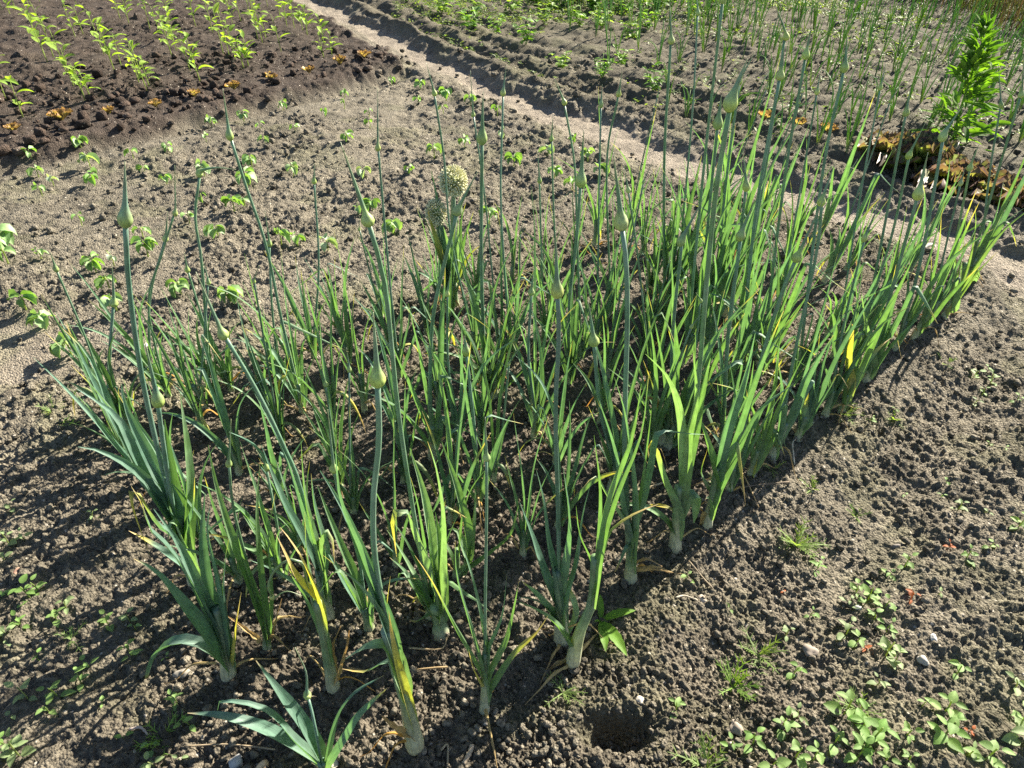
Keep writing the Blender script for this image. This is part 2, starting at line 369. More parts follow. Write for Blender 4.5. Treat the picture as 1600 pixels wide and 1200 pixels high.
# ------------------------------------------------------------------ leeks
BLUE = (.088, .165, .122); GREEN = (.108, .19, .078); PALE = (.21, .31, .16)
WHITE = (.62, .58, .42); CREAM = (.50, .52, .27); YEL = (.44, .38, .08); ORA = (.48, .24, .06); TAN = (.46, .34, .18); BROWN = (.24, .15, .07)
def leaf_cols(n, hue, dry, lead=.0):
    """real leaf colour along its length: pale sheath, green blade, yellow to tan tip"""
    out = []
    for i in range(n+1):
        t = i/n
        c = lerp3(mul3(PALE, .9), hue, min(1, t*3.2)) if lead else hue
        c = lerp3(c, mul3(hue, 1.12), t)
        if dry > 0:
            s = 1-dry
            if t > s:
                q = (t-s)/max(.01, dry)
                c = lerp3(c, YEL, min(1, q*2.2)) if q < .45 else lerp3(YEL, lerp3(ORA, TAN, q), min(1, (q-.45)*2.5))
        out.append(c)
    return out
def make_leaf(parent, pts, w, side, hue, dry=0., foldb=1.15, foldt=.45, twist=0., seg=14, name='leaf'):
    c = catmull(pts, seg); side = Vector(side).normalized(); n = seg
    ph = R.uniform(0, 6)
    sid = []; wid = []; fo = []
    for i in range(n+1):
        t = i/n
        T = (c[min(i+1, n)]-c[max(i-1, 0)]).normalized()
        s = side.copy(); a = twist*t
        b = s-T*s.dot(T); b = b.normalized() if b.length > 1e-5 else s
        sid.append(b*math.cos(a)+T.cross(b)*math.sin(a))
        prof = (.62+.38*min(1, t/.18))*(1 if t < .3 else max(.03, 1-((t-.3)/.7)**1.25))
        wid.append(w*prof*(1+.05*math.sin(t*17+ph)))
        fo.append(foldb+(foldt-foldb)*min(1, t*1.5))
    m = MB(); m.blade(c, wid, sid, fo, leaf_cols(n, hue, dry, 1))
    return m.build(name, M_leaf, parent)
def make_dry(parent, pts, w, side, name='dry_leaf', col=None):
    c = catmull(pts, 10); m = MB(); cc = col or TAN
    cols = [lerp3(lerp3(cc, YEL, .25), lerp3(cc, BROWN, .55), i/10) for i in range(11)]
    sd_ = [Vector(side)+Vector((R.uniform(-.5, .5), R.uniform(-.5, .5), R.uniform(-.3, .3))) for _ in range(11)]
    m.blade(c, [w*(1-.85*(i/10)**1.3)*R.uniform(.7, 1.15) for i in range(11)], sd_, [.8+R.uniform(-.3, .3) for _ in range(11)], cols)
    return m.build(name, M_dry, parent)
def make_scape(parent, pts, tip, r0, rb, hue, tipmid=None, bud_t=None):
    """flower stalk with its closed, beaked bud as a sub-part"""
    n = 18; c = catmull(pts, n); m = MB(); r1 = max(.0023, min(r0*.72, rb*.5))
    m.tube(c, [r0+(r1-r0)*(i/n)**.8 for i in range(n+1)], [lerp3(lerp3(PALE, hue, min(1, i/n*4)), mul3(hue, 1.05), i/n) for i in range(n+1)], 9)
    st = m.build('flower_stalk', M_stalk, parent)
    a = c[-1]; d0 = (c[-1]-c[-2]).normalized()
    bt = catmull([a-d0*rb*.2, a+d0*rb*1.6]+([tipmid] if tipmid is not None else [])+[tip], 16)
    L = [0]
    for i in range(1, 17): L.append(L[-1]+(bt[i]-bt[i-1]).length)
    # denser stations over the bulge
    st_ = [0, .35, .8, 1.2, 1.6, 2.0, 2.4, 2.9]; pts2 = []; rad = []; cols = []
    def pos(s):
        s = min(s, L[-1])
        for i in range(1, 17):
            if s <= L[i]+1e-9:
                return bt[i-1].lerp(bt[i], (s-L[i-1])/max(1e-9, L[i]-L[i-1]))
        return bt[-1]
    sx = R.uniform(.85, 1.3); st_ = [q*sx for q in st_]
    prof = [.45, .82, 1.0, .97, .83, .62, .47, .36]
    bc = (.36, .44, .13) if bud_t is None else bud_t
    for q, p in zip(st_, prof):
        if q*rb < L[-1]*.9:
            pts2.append(pos(q*rb)); rad.append(rb*p); cols.append(lerp3(bc, hue, max(0, (q-1.3)/2.2)))
    s0 = len(pts2) and st_[len(pts2)-1]*rb; rem = L[-1]-s0
    for k in range(1, 9):
        t = k/8; pts2.append(pos(s0+rem*t)); rad.append(max(.0006, rad[7 if len(rad) > 7 else -1]*(1-t)**.8*.95 if k > 1 else rb*.31)); cols.append(lerp3(hue, lerp3(PALE, TAN, .3), t*t))
    for k in range(1, 9):
        rad[-9+k] = max(.0006, rb*.33*(1-(k/8))**.75)
    b = MB(); b.tube(pts2, rad, cols, 12); b.build('flower_bud', M_stalk, st)
    return st
def make_shank(parent, pts, r, hue, white=.45):
    n = 10; c = catmull(pts, n); m = MB(); rad = []; cols = []
    for i in range(n+1):
        t = i/n; rad.append(r*(1.2-.45*min(1, t*2.2)-.18*t) if t > .06 else r*.95)
        cc = lerp3(WHITE, mul3(lerp3(CREAM, PALE, .6), .95), min(1, t/max(.05, white))) if t < white else lerp3(PALE, hue, (t-white)/(1-white+.01)*.8)
        if t < .12: cc = lerp3((.34, .27, .19), cc, t/.12)
        cols.append(cc)
    m.tube(c, rad, cols, 10)
    return m.build('shank', M_stalk, parent)

LEEKS = []      # (root, u, v, facts)
def px_pts(lst, Y, base, drift=0., local=None):
    out = []; n = len(lst)
    for i, p in enumerate(lst): out.append(on_plane(p[0], p[1], Y+drift*(i/max(1, n-1)))-local)
    return out
def leek(base, stem=None, leaves=(), scapes=(), n=0, size=.5, hue=None, lean=(.03, 0), dry=None, w=.022, rstem=.011, drylv=1, psi=None, fan=.27, xy=None, extra='', curl=0.25):
    """base, stem, leaves and scapes are given where the photo shows them; n more leaves are grown by rule"""
    x, y = xy if xy else at(*base)
    z = gz(x, y)-.008; o = Vector((x, y, z)); root = empty('leek', o)
    hue = hue or lerp3(BLUE, GREEN, R.random()*.75)
    hue = mul3(hue, R.uniform(.88, 1.15))
    lean = Vector((lean[0], lean[1], 0))
    if stem: sp = [Vector((0, 0, -.01))]+px_pts(stem, y, base, 0, o)
    else:
        hs = R.uniform(.10, .17)*(size/.5); sp = [Vector((0, 0, -.01)), lean*hs*.6+Vector((0, 0, hs*.5)), lean*hs*1.6+Vector((0, 0, hs))]
    make_shank(root, sp, rstem*1.25, hue, R.uniform(.35, .6))
    top = catmull(sp, 8)
    if psi is None: psi = R.uniform(-.6, .6)
    rad = Vector((math.cos(psi), math.sin(psi), 0)); perp = Vector((-rad.y, rad.x, 0))
    for lf in leaves:                                           # hand-traced leaves
        pp, ww = lf[0], lf[1]; dr = lf[2] if len(lf) > 2 else R.choice((0, 0, .1, .15)); kind = lf[3] if len(lf) > 3 else ''
        yy = y+R.uniform(-.012, .012); pts = px_pts(pp, yy, base, R.uniform(-.07, .07), o)
        if kind not in ('d', 'o'):
            i0 = min(range(9), key=lambda i: (top[i]-pts[0]).length); i1 = max(1, i0-3); pts[0] = pts[0].lerp(top[i0], .6); pts.insert(0, top[i1]+Vector((0, yy-y, 0))*.5)
        ang = R.uniform(-.75, .75); side = Vector((math.sin(ang), math.cos(ang), R.uniform(-.2, .2)))
        dm = (Vector((x, yy, 0))-Vector((0, 0, 0))).y*.788+(H-.2)*.616
        wm = ww*dm/F*1.5
        h2 = {'y': lerp3(GREEN, YEL, .7), 'g': GREEN, 'b': BLUE, 'p': lerp3(PALE, BLUE, .3)}.get(kind, hue)
        if kind == 'd': make_dry(root, pts, wm, side)
        elif kind == 'o': make_leaf(root, pts, wm, Vector((1, .3, .2)), h2, dr, .5, .25, 0)
        else: make_leaf(root, pts, wm, side if kind != 'w' else Vector((1, .25, .1)), h2, dr, R.uniform(.8, 1.1), R.uniform(.3, .6), R.uniform(-.5, .5))
    for k in range(n):                                          # leaves grown by rule, alternate in one plane
        t = .35+.65*k/max(1, n-1); b0 = top[max(1, min(8, int(t*8))-2)]; sgn = 1 if k % 2 else -1
        inner = k/max(1, n-1)
        L = size*R.uniform(.75, 1.12)*(.72+.38*inner); a = fan*R.uniform(.6, 1.5)*(1.25-1.0*inner)
        dirh = (rad*sgn+perp*R.uniform(-.5, .5)).normalized()
        bend = R.uniform(.0, .5)*(1.2-inner)+R.choice((0, 0, 0, 0, curl*3))*(1-inner*.6); q = []
        p = b0-Vector((0, 0, .01)); q.append(p.copy()); aa = a*.35; st = L/6; kink = R.choice((3, 4, 4, 5)) if R.random() < .16 else -1
        for j in range(6):
            aa += (a*.65)/2.5 if j < 2 else bend/4*(1.6 if j > 3 else .8)
            if j == kink: aa += R.uniform(1.9, 2.4)
            aa = min(aa, 2.7)
            d = Vector((0, 0, 1))*math.cos(aa)+dirh*math.sin(aa)+lean*.9+Vector((R.uniform(-.035, .035), R.uniform(-.035, .035), 0))
            p = p+d.normalized()*st; q.append(p.copy())
        dd = dry if dry is not None else R.choice((0, 0, .07, .14, .3 if inner < .35 else .05))
        make_leaf(root, q, 1.4*w*R.uniform(.75, 1.15)*(size/.5)**.5, perp+rad*R.uniform(-.4, .4), hue if R.random() < .85 else lerp3(hue, GREEN, .8), dd, R.uniform(.8, 1.15), R.uniform(.35, .65), R.uniform(-.7, .7))
    if not leaves and R.random() < .5:                          # a spent leaf hanging from the stem
        a = R.uniform(0, 6.28); d = Vector((math.cos(a), math.sin(a), 0)); b0 = top[R.randint(4, 8)]; L = R.uniform(.06, .14)
        make_leaf(root, [b0, b0+d*L*.3+Vector((0, 0, L*.35)), b0+d*L*.65+Vector((0, 0, L*.15)), b0+d*L*.85+Vector((0, 0, -L*.4)), b0+d*L*.9+Vector((0, 0, -L*.8))], R.uniform(.010, .018), Vector((-d.y, d.x, .1)), lerp3(hue, YEL, R.choice((.2, .5, .8))), R.uniform(.4, .8), 1.0, .5)
    for k in range(drylv+(1 if stem else 0)):                                      # withered leaf at the foot
        a = R.uniform(0, 6.28); d = Vector((math.cos(a), math.sin(a), 0)); L = R.uniform(.05, .13); h = R.uniform(.02, .07)
        make_dry(root, [d*.008+Vector((0, 0, h)), d*L*.45+Vector((0, 0, h+R.uniform(0, .03))), d*L*.85+Vector((0, 0, .02)), d*L*1.1+Vector((0, 0, .008))], R.uniform(.006, .014), Vector((-d.y, d.x, .3)), col=R.choice((TAN, TAN, ORA, mul3(TAN, .75))))
    big = 0; tall = 0
    for s in scapes:
        pp, tp, rpx = s[0], s[1], s[2]; mid = s[3] if len(s) > 3 else None
        dr = R.uniform(-.05, .05); yb = y+dr
        pts = px_pts(pp, y, base, dr, o)
        s0 = top[5]; pts = [s0]+[q for q in pts if (q-s0).length > .03]
        if len(pts) == 2:                                       # gentle bow in an otherwise straight stalk
            a, b = pts; pts = [a, a.lerp(b, .5)+Vector((R.uniform(-.02, .02), R.uniform(-.02, .02), 0)), b]
        bud = pts[-1]+o; dm = bud.y*.788+(H-bud.z)*.616; rb = rpx*dm/F*.95
        tipv = on_plane(tp[0], tp[1], yb)-o; tm = on_plane(mid[0], mid[1], yb)-o if mid else None
        make_scape(root, pts, tipv, min(.0060, max(.0027, rb*.5)), rb, mul3(lerp3(hue, BLUE, .35), 1.25), tm, R.choice((None, (.33, .41, .11), (.30, .38, .12), (.40, .45, .14))))
        big = max(big, rb); tall = max(tall, pts[-1].z)
    u, v = uv_bed(x, y)
    LEEKS.append([root, u, v, len(scapes), big, tall, extra])
    return root

# --- the plants of the near edge, traced from the photograph
leek((356, 1058), [(350, 1010), (338, 950)], [
    ([(358, 1048), (330, 1022), (298, 1005), (262, 1010), (240, 1032), (224, 1082)], 20, .22),
    ([(356, 1040), (320, 990), (285, 945), (245, 895), (209, 873)], 24, .05, 'b'),
    ([(352, 1025), (315, 950), (272, 868), (235, 830), (222, 790), (205, 760)], 22, .15, 'b'),
    ([(348, 1005), (312, 930), (278, 850), (240, 795)], 22, 0, 'b'),
    ([(346, 990), (325, 920), (316, 840), (320, 770)], 18, 0, 'b'),
    ([(350, 985), (335, 900), (322, 830), (330, 780)], 20, 0, 'b'),
    ([(356, 1000), (347, 930), (352, 870), (360, 830)], 15, .1),
    ([(362, 1040), (368, 975), (377, 925)], 12, .95, 'y')], n=0, hue=BLUE, rstem=.013, drylv=1, extra='leek with broad blue-green fan and one leaf drooping to the soil, front left corner')
leek((306, 915), [(292, 870), (278, 810)], [
    ([(282, 840), (225, 748), (165, 708), (122, 698)], 20, 0, 'b'),
    ([(278, 820), (215, 715), (180, 650), (118, 606)], 20, 0, 'b'),
    ([(286, 850), (292, 740), (281, 612)], 26, 0, 'g'),
    ([(278, 820), (264, 730), (257, 655)], 24, 0, 'g'),
    ([(274, 800), (238, 725), (198, 640), (190, 600)], 20, 0),
    ([(292, 830), (300, 790), (304, 745)], 14, .3),
    ([(284, 850), (245, 822), (213, 768), (206, 775), (214, 810), (236, 872)], 12, .6),
    ([(300, 880), (282, 845), (270, 815), (262, 850)], 24, .05, 'p')],
    [([(262, 765), (224, 600), (202, 450), (196, 352)], (195, 252), 12), ([(272, 800), (256, 700), (247, 632)], (225, 528), 10.5)], n=1, size=.4, hue=BLUE, rstem=.013,
    extra='leek with two plump round buds, the tallest at the front left, broad leaves')
leek((416, 1015), [(413, 975)], [
    ([(412, 1000), (390, 915), (362, 840), (338, 760), (325, 695)], 14, 0, 'g'),
    ([(413, 995), (404, 900), (400, 800), (407, 715)], 15, .05),
    ([(416, 1000), (422, 920), (418, 840), (430, 770)], 13, .1, 'g'),
    ([(410, 990), (385, 900), (372, 840)], 14, 0, 'g'),
    ([(408, 1004), (386, 985), (352, 960)], 9, .9, 'd'),
    ([(418, 1008), (430, 968), (440, 935)], 9, .9, 'd')],
    [([(392, 900), (366, 800), (358, 728)], (361, 655), 5.5)], n=0, hue=GREEN, rstem=.009, extra='bright green leek with slim bud and tan withered leaves, behind the front left one')
leek((521, 1078), [(510, 1020), (496, 940)], [
    ([(512, 1030), (480, 945), (458, 905), (448, 878)], 13, .1, 'g'),
    ([(498, 945), (465, 905), (446, 868), (430, 832)], 13, .9, 'y'),
    ([(496, 940), (474, 880), (450, 840), (436, 822)], 14, .7, 'y'),
    ([(506, 1000), (488, 930), (478, 860), (476, 800)], 14, .1, 'g'),
    ([(526, 1062), (519, 1012), (532, 978)], 11, 1, 'd'),
    ([(522, 1066), (540, 1010), (545, 985)], 10, 1, 'd')],
    [([(482, 920), (474, 884), (456, 873), (430, 890), (419, 915), (425, 931)], (472, 931), 4.5, (448, 924))], n=0, hue=lerp3(GREEN, YEL, .18), rstem=.011, drylv=2,
    extra='yellowing leek whose thin flower stalk curls over in a loop, near front edge')
leek((514, 968), [(506, 935), (498, 890)], [
    ([(500, 915), (480, 860), (440, 780), (408, 695)], 20, 0, 'b'),
    ([(496, 900), (470, 800), (445, 715), (398, 615)], 18, 0, 'b'),
    ([(498, 895), (476, 780), (470, 685)], 18, 0, 'g'),
    ([(503, 905), (496, 855), (508, 830), (520, 838), (523, 880)], 18, .3, 'p'),
    ([(500, 900), (505, 860), (490, 790), (486, 740)], 18, .05)],
    [([(472, 770), (440, 690), (402, 612), (352, 527)], (306, 425), 9.5)], n=1, size=.4, hue=lerp3(BLUE, GREEN, .3), rstem=.013, extra='leek with white foot and long stalk leaning left to a beaked bud')
leek((650, 1172), [(635, 1100), (618, 1040), (604, 985)], [
    ([(606, 1008), (580, 1008), (555, 1020), (540, 1030)], 24, 0, 'p'),
    ([(610, 1030), (570, 1050), (535, 1045)], 14, .2),
    ([(606, 990), (565, 920), (505, 868)], 16, .08),
    ([(602, 980), (572, 890), (538, 800), (500, 735)], 20, 0, 'b'),
    ([(600, 970), (560, 860), (530, 780), (524, 700)], 20, 0, 'b'),
    ([(612, 1020), (603, 960), (610, 900)], 14, .3, 'g'),
    ([(636, 1110), (622, 1050), (612, 1000), (607, 955)], 18, .55, 'y'),
    ([(648, 1152), (622, 1138), (596, 1118)], 16, 1, 'd')],
    [([(590, 900), (583, 790), (592, 690), (590, 602)], (583, 488), 14)], n=0, hue=lerp3(BLUE, PALE, .3), rstem=.014, extra='leek nearest the front with large round bud on thick stalk and yellow-streaked stem')
leek((757, 1115), [(757, 1080), (758, 1020)], [
    ([(756, 1075), (737, 990), (714, 905), (711, 842)], 13, .05),
    ([(755, 1062), (712, 985), (675, 910), (648, 868)], 14, .3, 'g'),
    ([(760, 1078), (800, 1022), (838, 988), (856, 962)], 13, .45, 'g'),
    ([(761, 1052), (788, 1000), (800, 958), (811, 908)], 12, .05, 'g'),
    ([(759, 1010), (738, 905), (716, 838)], 10, 0),
    ([(761, 1012), (783, 962), (792, 898)], 10, .05),
    ([(752, 1078), (739, 1045), (732, 1015)], 9, .8, 'y')],
    [([(758, 950), (760, 800), (760, 719)], (758, 652), 7)], n=0, hue=lerp3(BLUE, GREEN, .45), rstem=.0085, drylv=1, extra='slender leek with upright stalk and small bud, open V of leaves, front edge')
leek((878, 1005), [(876, 960), (870, 890)], [
    ([(869, 960), (850, 900), (832, 840), (812, 785)], 20, 0, 'b'),
    ([(870, 930), (856, 860), (848, 780), (838, 735)], 18, 0, 'b'),
    ([(878, 950), (896, 880), (910, 800), (925, 750)], 20, 0, 'b'),
    ([(872, 985), (842, 935), (815, 908)], 18, .1, 'p'),
    ([(880, 990), (895, 958), (886, 922), (858, 910)], 16, .4, 'p'),
    ([(882, 900), (888, 820), (880, 730)], 20, 0, 'b'),
    ([(872, 990), (845, 1000), (825, 1010), (812, 1000)], 9, 1, 'd')],
    [([(872, 800), (868, 650), (873, 530), (871, 462)], (868, 362), 11)], n=1, size=.38, hue=mul3(BLUE, .85), rstem=.014, drylv=2, extra='dark blue-green leek with thick straight stalk and grey-green bud, front edge')
leek((893, 1042), [(905, 990), (925, 940), (930, 870)], [
    ([(928, 900), (950, 832), (988, 803), (1028, 788)], 16, .32, 'g'),
    ([(922, 890), (905, 835), (900, 790)], 13, 0, 'g'),
    ([(930, 860), (948, 780), (985, 690), (1002, 600)], 14, 0, 'g'),
    ([(930, 870), (936, 770), (928, 680)], 14, 0, 'g'),
    ([(938, 850), (962, 770), (1000, 680), (1014, 580)], 18, .05),
    ([(890, 1040), (858, 1062), (835, 1068)], 16, 1, 'd'), ([(892, 1030), (862, 1046), (842, 1062)], 12, 1, 'd')], n=1, size=.38, hue=GREEN, rstem=.012, drylv=1,
    extra='bright green leek leaning right on a bleached white stem, front edge')
leek((986, 908), [(985, 870), (982, 820)], [
    ([(984, 870), (970, 790), (958, 700), (928, 605)], 18, 0, 'b'),
    ([(984, 860), (988, 760), (976, 650), (960, 590)], 20, 0),
    ([(984, 850), (1002, 750), (1018, 640)], 18, 0, 'g'),
    ([(984, 840), (945, 770), (930, 745), (905, 770)], 14, .15, 'p'),
    ([(986, 880), (1010, 872), (1035, 885)], 9, 1, 'd'), ([(986, 890), (1020, 888), (1050, 895)], 8, 1, 'd')],
    [([(976, 700), (980, 500), (978, 410), (972, 358)], (958, 238), 12, (968, 320))], n=2, size=.42, hue=lerp3(BLUE, GREEN, .3), rstem=.013,
    extra='leek with brown foot and large bud on tall stalk, beak pointing left')
leek((1056, 858), [(1056, 820), (1060, 760)], [
    ([(1052, 805), (1035, 750), (1022, 700), (1020, 688), (1012, 710), (1025, 730)], 22, .4, 'p'),
    ([(1060, 790), (1070, 690), (1085, 620), (1082, 540)], 22, 0),
    ([(1068, 780), (1085, 765), (1088, 790), (1084, 818)], 26, 0, 'p'),
    ([(1064, 770), (1060, 660), (1042, 592), (1008, 553)], 22, 0, 'p'),
    ([(1066, 760), (1088, 650), (1110, 560)], 20, 0, 'g'),
    ([(1058, 810), (1030, 790), (1005, 792)], 10, .6)],
    [([(1086, 640), (1105, 430), (1120, 290), (1140, 172)], (1168, 92), 12)], n=1, size=.42, hue=lerp3(GREEN, PALE, .3), rstem=.013, extra='leek with broad folded pale leaves and a very tall stalk with round bud')
leek((1104, 825), [(1112, 780), (1120, 730)], [
    ([(1112, 775), (1095, 740), (1106, 700)], 14, .2, 'g'), ([(1115, 770), (1150, 700), (1185, 640), (1240, 600)], 20, 0),
    ([(1112, 760), (1130, 680), (1160, 600), (1180, 520)], 20, 0, 'b'), ([(1116, 750), (1100, 680), (1085, 640)], 20, .1, 'g'),
    ([(1102, 800), (1092, 840), (1100, 862)], 8, 1, 'd'), ([(1120, 730), (1150, 690), (1158, 720), (1165, 790)], 12, .5)], n=2, size=.42, lean=(.1, 0), hue=lerp3(GREEN, BLUE, .4), rstem=.011)
# --- the rest of the right-hand edge row
leek((1138, 770), scapes=[([(1190, 560), (1225, 450), (1244, 405)], (1292, 300), 8.5)], n=5, size=.46, fan=.17, drylv=2, lean=(.00, .02), hue=lerp3(BLUE, GREEN, .25), w=.026)
leek((1172, 745), leaves=[([(1175, 735), (1185, 690), (1180, 650)], 16, .75, 'y')], n=5, size=.42, fan=.17, drylv=2, lean=(.00, 0), hue=GREEN)
leek((1206, 715), leaves=[([(1206, 700), (1200, 665), (1222, 680), (1228, 700)], 16, 0, 'g')], scapes=[([(1240, 560), (1275, 400), (1284, 319)], (1305, 255), 7)], n=5, size=.45, fan=.17, drylv=2, lean=(.05, 0))
leek((1246, 685), leaves=[([(1247, 660), (1255, 625), (1265, 600)], 22, .5, 'p')], n=5, size=.46, fan=.17, drylv=2, lean=(.02, 0), hue=BLUE)
leek((1288, 652), n=5, size=.44, fan=.17, drylv=2, lean=(.00, 0), hue=lerp3(BLUE, GREEN, .3), scapes=[([(1320, 500), (1350, 377)], (1382, 300), 5)])
leek((1313, 645), leaves=[([(1320, 600), (1322, 560), (1332, 510), (1325, 505)], 18, .5, 'y'), ([(1318, 610), (1345, 545), (1385, 500), (1420, 480)], 13, .1, 'g')], n=4, size=.42, fan=.17, drylv=2, lean=(.02, 0), hue=GREEN)
leek((1350, 598), n=5, size=.47, fan=.17, drylv=2, lean=(.01, 0), w=.027, rstem=.014, hue=lerp3(BLUE, GREEN, .4), scapes=[([(1400, 430), (1433, 310)], (1450, 238), 9)], leaves=[([(1352, 570), (1350, 500), (1345, 452)], 20, 0, 'p')])
leek((1396, 548), n=5, size=.45, fan=.17, drylv=2, lean=(.02, 0), hue=BLUE, scapes=[([(1440, 400), (1473, 220)], (1505, 165), 7)])
leek((1428, 528), n=5, size=.45, fan=.17, drylv=2, lean=(.04, 0), hue=GREEN, dry=.2)
leek((1450, 505), n=4, size=.42, fan=.17, drylv=2, lean=(.02, 0), scapes=[([(1470, 420), (1500, 290)], (1508, 262), 4)])
leek((1476, 492), n=5, size=.45, fan=.17, drylv=2, lean=(.04, 0), hue=lerp3(GREEN, YEL, .12), leaves=[([(1470, 480), (1500, 440), (1515, 415)], 13, .8, 'y'), ([(1484, 470), (1490, 420), (1486, 400)], 22, 0, 'p')], scapes=[([(1490, 400), (1515, 266)], (1530, 225), 5)])
leek((1502, 445), n=5, size=.5, fan=.17, drylv=2, lean=(.06, 0), hue=GREEN, leaves=[([(1500, 430), (1515, 410), (1522, 425), (1512, 448), (1492, 452)], 22, 0, 'p'), ([(1500, 430), (1540, 370), (1600, 325)], 16, 0)], scapes=[([(1550, 300), (1594, 152)], (1600, 90), 5)])
leek((1520, 425), n=4, size=.42, fan=.17, drylv=2, lean=(.05, 0), hue=BLUE, scapes=[([(1545, 280), (1563, 168)], (1560, 100), 4)])

# --- leeks further in whose stalks can be followed to their buds
BUDS = [((205, 722), [(140, 545), (89, 424)], (79, 395), 4.5), ((180, 655), [(171, 560), (177, 479)], (175, 412), 7), ((247, 610), [(234, 470), (257, 377)], (262, 330), 5),
 ((266, 622), [(232, 480), (252, 400), (272, 335)], (273, 258), 4.5), ((338, 622), [(316, 420), (305, 340), (312, 276)], (369, 265), 6, (338, 262)), ((322, 640), [(318, 540), (325, 445)], (318, 410), 4),
 ((472, 645), [(440, 500), (416, 385), (384, 290), (361, 218)], (348, 138), 6.5), ((440, 600), [(425, 480), (421, 385)], (414, 330), 4.5), ((672, 970), [(646, 800), (622, 640), (602, 450), (576, 350)], (532, 222), 11.5),
 ((622, 590), [(608, 430), (591, 234)], (590, 138), 5), ((676, 715), [(672, 620), (676, 500), (702, 380), (714, 335)], (746, 268), 8.5), ((742, 560), [(706, 380), (694, 250), (679, 149)], (666, 98), 4.5),
 ((776, 570), [(760, 330), (740, 182)], (735, 110), 3.6), ((757, 625), [(755, 520), (752, 400), (753, 224)], (755, 143), 9), ((797, 565), [(783, 330), (786, 150)], (791, 103), 4.5),
 ((905, 565), [(902, 380), (898, 260), (882, 164)], (866, 123), 4.5), ((888, 605), [(890, 470), (900, 380), (907, 291)], (912, 203), 9.5), ((950, 490), [(948, 260), (966, 150)], (972, 112), 4.5),
 ((930, 530), [(936, 300), (939, 168)], (941, 132), 4), ((846, 540), [(846, 400), (843, 286)], (840, 235), 4), ((870, 520), [(866, 350), (862, 220)], (864, 180), 4), ((832, 690), [(826, 560), (830, 460)], (834, 420), 6),
 ((955, 770), [(938, 640), (928, 538)], (919, 470), 9.5), ((746, 795), [(742, 680), (729, 555)], (726, 525), 7), ((712, 700), [(700, 560), (699, 462)], (704, 425), 4.5), ((578, 985), [(560, 870), (532, 780), (522, 733)], (512, 640), 7.5),
 ((442, 905), [(434, 830), (417, 735)], (400, 703), 5.5), ((532, 765), [(520, 680), (509, 604)], (500, 565), 4.5), ((1032, 480), [(1038, 250), (1048, 68)], (1046, -5), 6), ((1088, 510), [(1108, 330), (1121, 200)], (1127, 150), 8.5),
 ((1112, 480), [(1135, 280), (1155, 132)], (1178, 85), 5.5), ((1064, 570), [(1100, 260), (1129, 4)], (1138, -60), 6.5), ((1052, 470), [(1080, 200), (1090, 24)], (1086, -30), 4), ((1142, 530), [(1190, 300), (1226, 62)], (1212, 8), 6),
 ((1152, 570), [(1180, 340), (1218, 124)], (1226, 70), 7.5), ((1184, 570), [(1226, 280), (1258, 92)], (1268, 40), 6.5), ((1232, 605), [(1284, 280), (1318, 112)], (1324, 58), 6.5), ((1202, 545), [(1250, 300), (1276, 147)], (1282, 110), 4.2),
 ((1296, 565), [(1340, 330), (1375, 140)], (1384, 100), 4.2), ((1340, 535), [(1396, 280), (1415, 180)], (1422, 142), 5.5), ((1322, 580), [(1390, 380), (1420, 247)], (1446, 192), 5.5), ((1120, 630), [(1150, 430), (1165, 297)], (1161, 236), 6.5),
 ((1122, 700), [(1138, 520), (1157, 375)], (1182, 305), 8), ((1042, 700), [(1050, 540), (1065, 382)], (1102, 305), 7.5), ((1012, 620), [(1000, 430), (982, 300)], (975, 262), 4.5), ((492, 560), [(498, 420), (491, 287)], (491, 255), 4.2), ((362, 610), [(330, 540), (294, 425)], (288, 395), 4.5)]
for b in BUDS:
    x, y = at(*b[0]); u, v = uv_bed(x, y)
    ln = (.02+.09*max(0, u-.3)/2*(1.2-min(1, v)), 0) if v < 1.1 else (-.06+.03*u, 0)
    rr = b[3]
    leek(b[0], scapes=[(b[1], b[2], b[3])+((b[4],) if len(b) > 4 else ())], n=R.choice((5, 6, 7)) if rr > 5 else R.choice((4, 5, 6)), size=(.5 if rr > 7 else .44) if u > .3 and v < 1.1 else .38, lean=(ln[0]+R.uniform(-.05, .05), R.uniform(-.06, .06)),
         w=.025 if rr > 7 else .019, rstem=.012 if rr > 7 else .009, hue=lerp3(BLUE, GREEN, R.random()*.8), drylv=R.choice((1, 1, 2, 2)))
# the vigorous clump at the far corner by the path
for k, (bx, by, sz) in enumerate([(1042, 478, .60), (1078, 500, .64), (1108, 458, .66), (1132, 492, .58), (1066, 430, .56), (1160, 445, .56)]):
    leek((bx, by), n=6, size=sz, fan=.2, w=.028, rstem=.012, lean=(R.uniform(0, .07), R.uniform(-.04, .04)), hue=lerp3(GREEN, BLUE, R.random()*.6), drylv=2)
# left-most clump: leaves leaning out over the bare soil
leek((232, 760), leaves=[([(230, 750), (190, 690), (150, 610), (100, 500)], 13, .12), ([(228, 745), (180, 660), (140, 560), (85, 500)], 12, .15), ([(226, 750), (175, 690), (122, 610)], 12, 0)], n=3, size=.34, lean=(-.2, 0), hue=BLUE)
leek((690, 990), leaves=[([(690, 940), (672, 850), (660, 770), (640, 700)], 22, 0, 'p'), ([(688, 930), (650, 850), (632, 800), (616, 812), (620, 870)], 20, .35, 'p'), ([(692, 920), (690, 820), (682, 740), (668, 690)], 22, .05, 'p'),
     ([(694, 950), (685, 860), (680, 800)], 22, 0, 'g'), ([(690, 960), (665, 965), (650, 972), (640, 968)], 20, .2, 'g'), ([(690, 980), (700, 985), (705, 1000)], 22, 1, 'd')], n=2, size=.4, hue=PALE, rstem=.017, drylv=2, lean=(-.05, 0),
     extra='stout leek with broad pale green leaves and a thick stem, behind the front row')
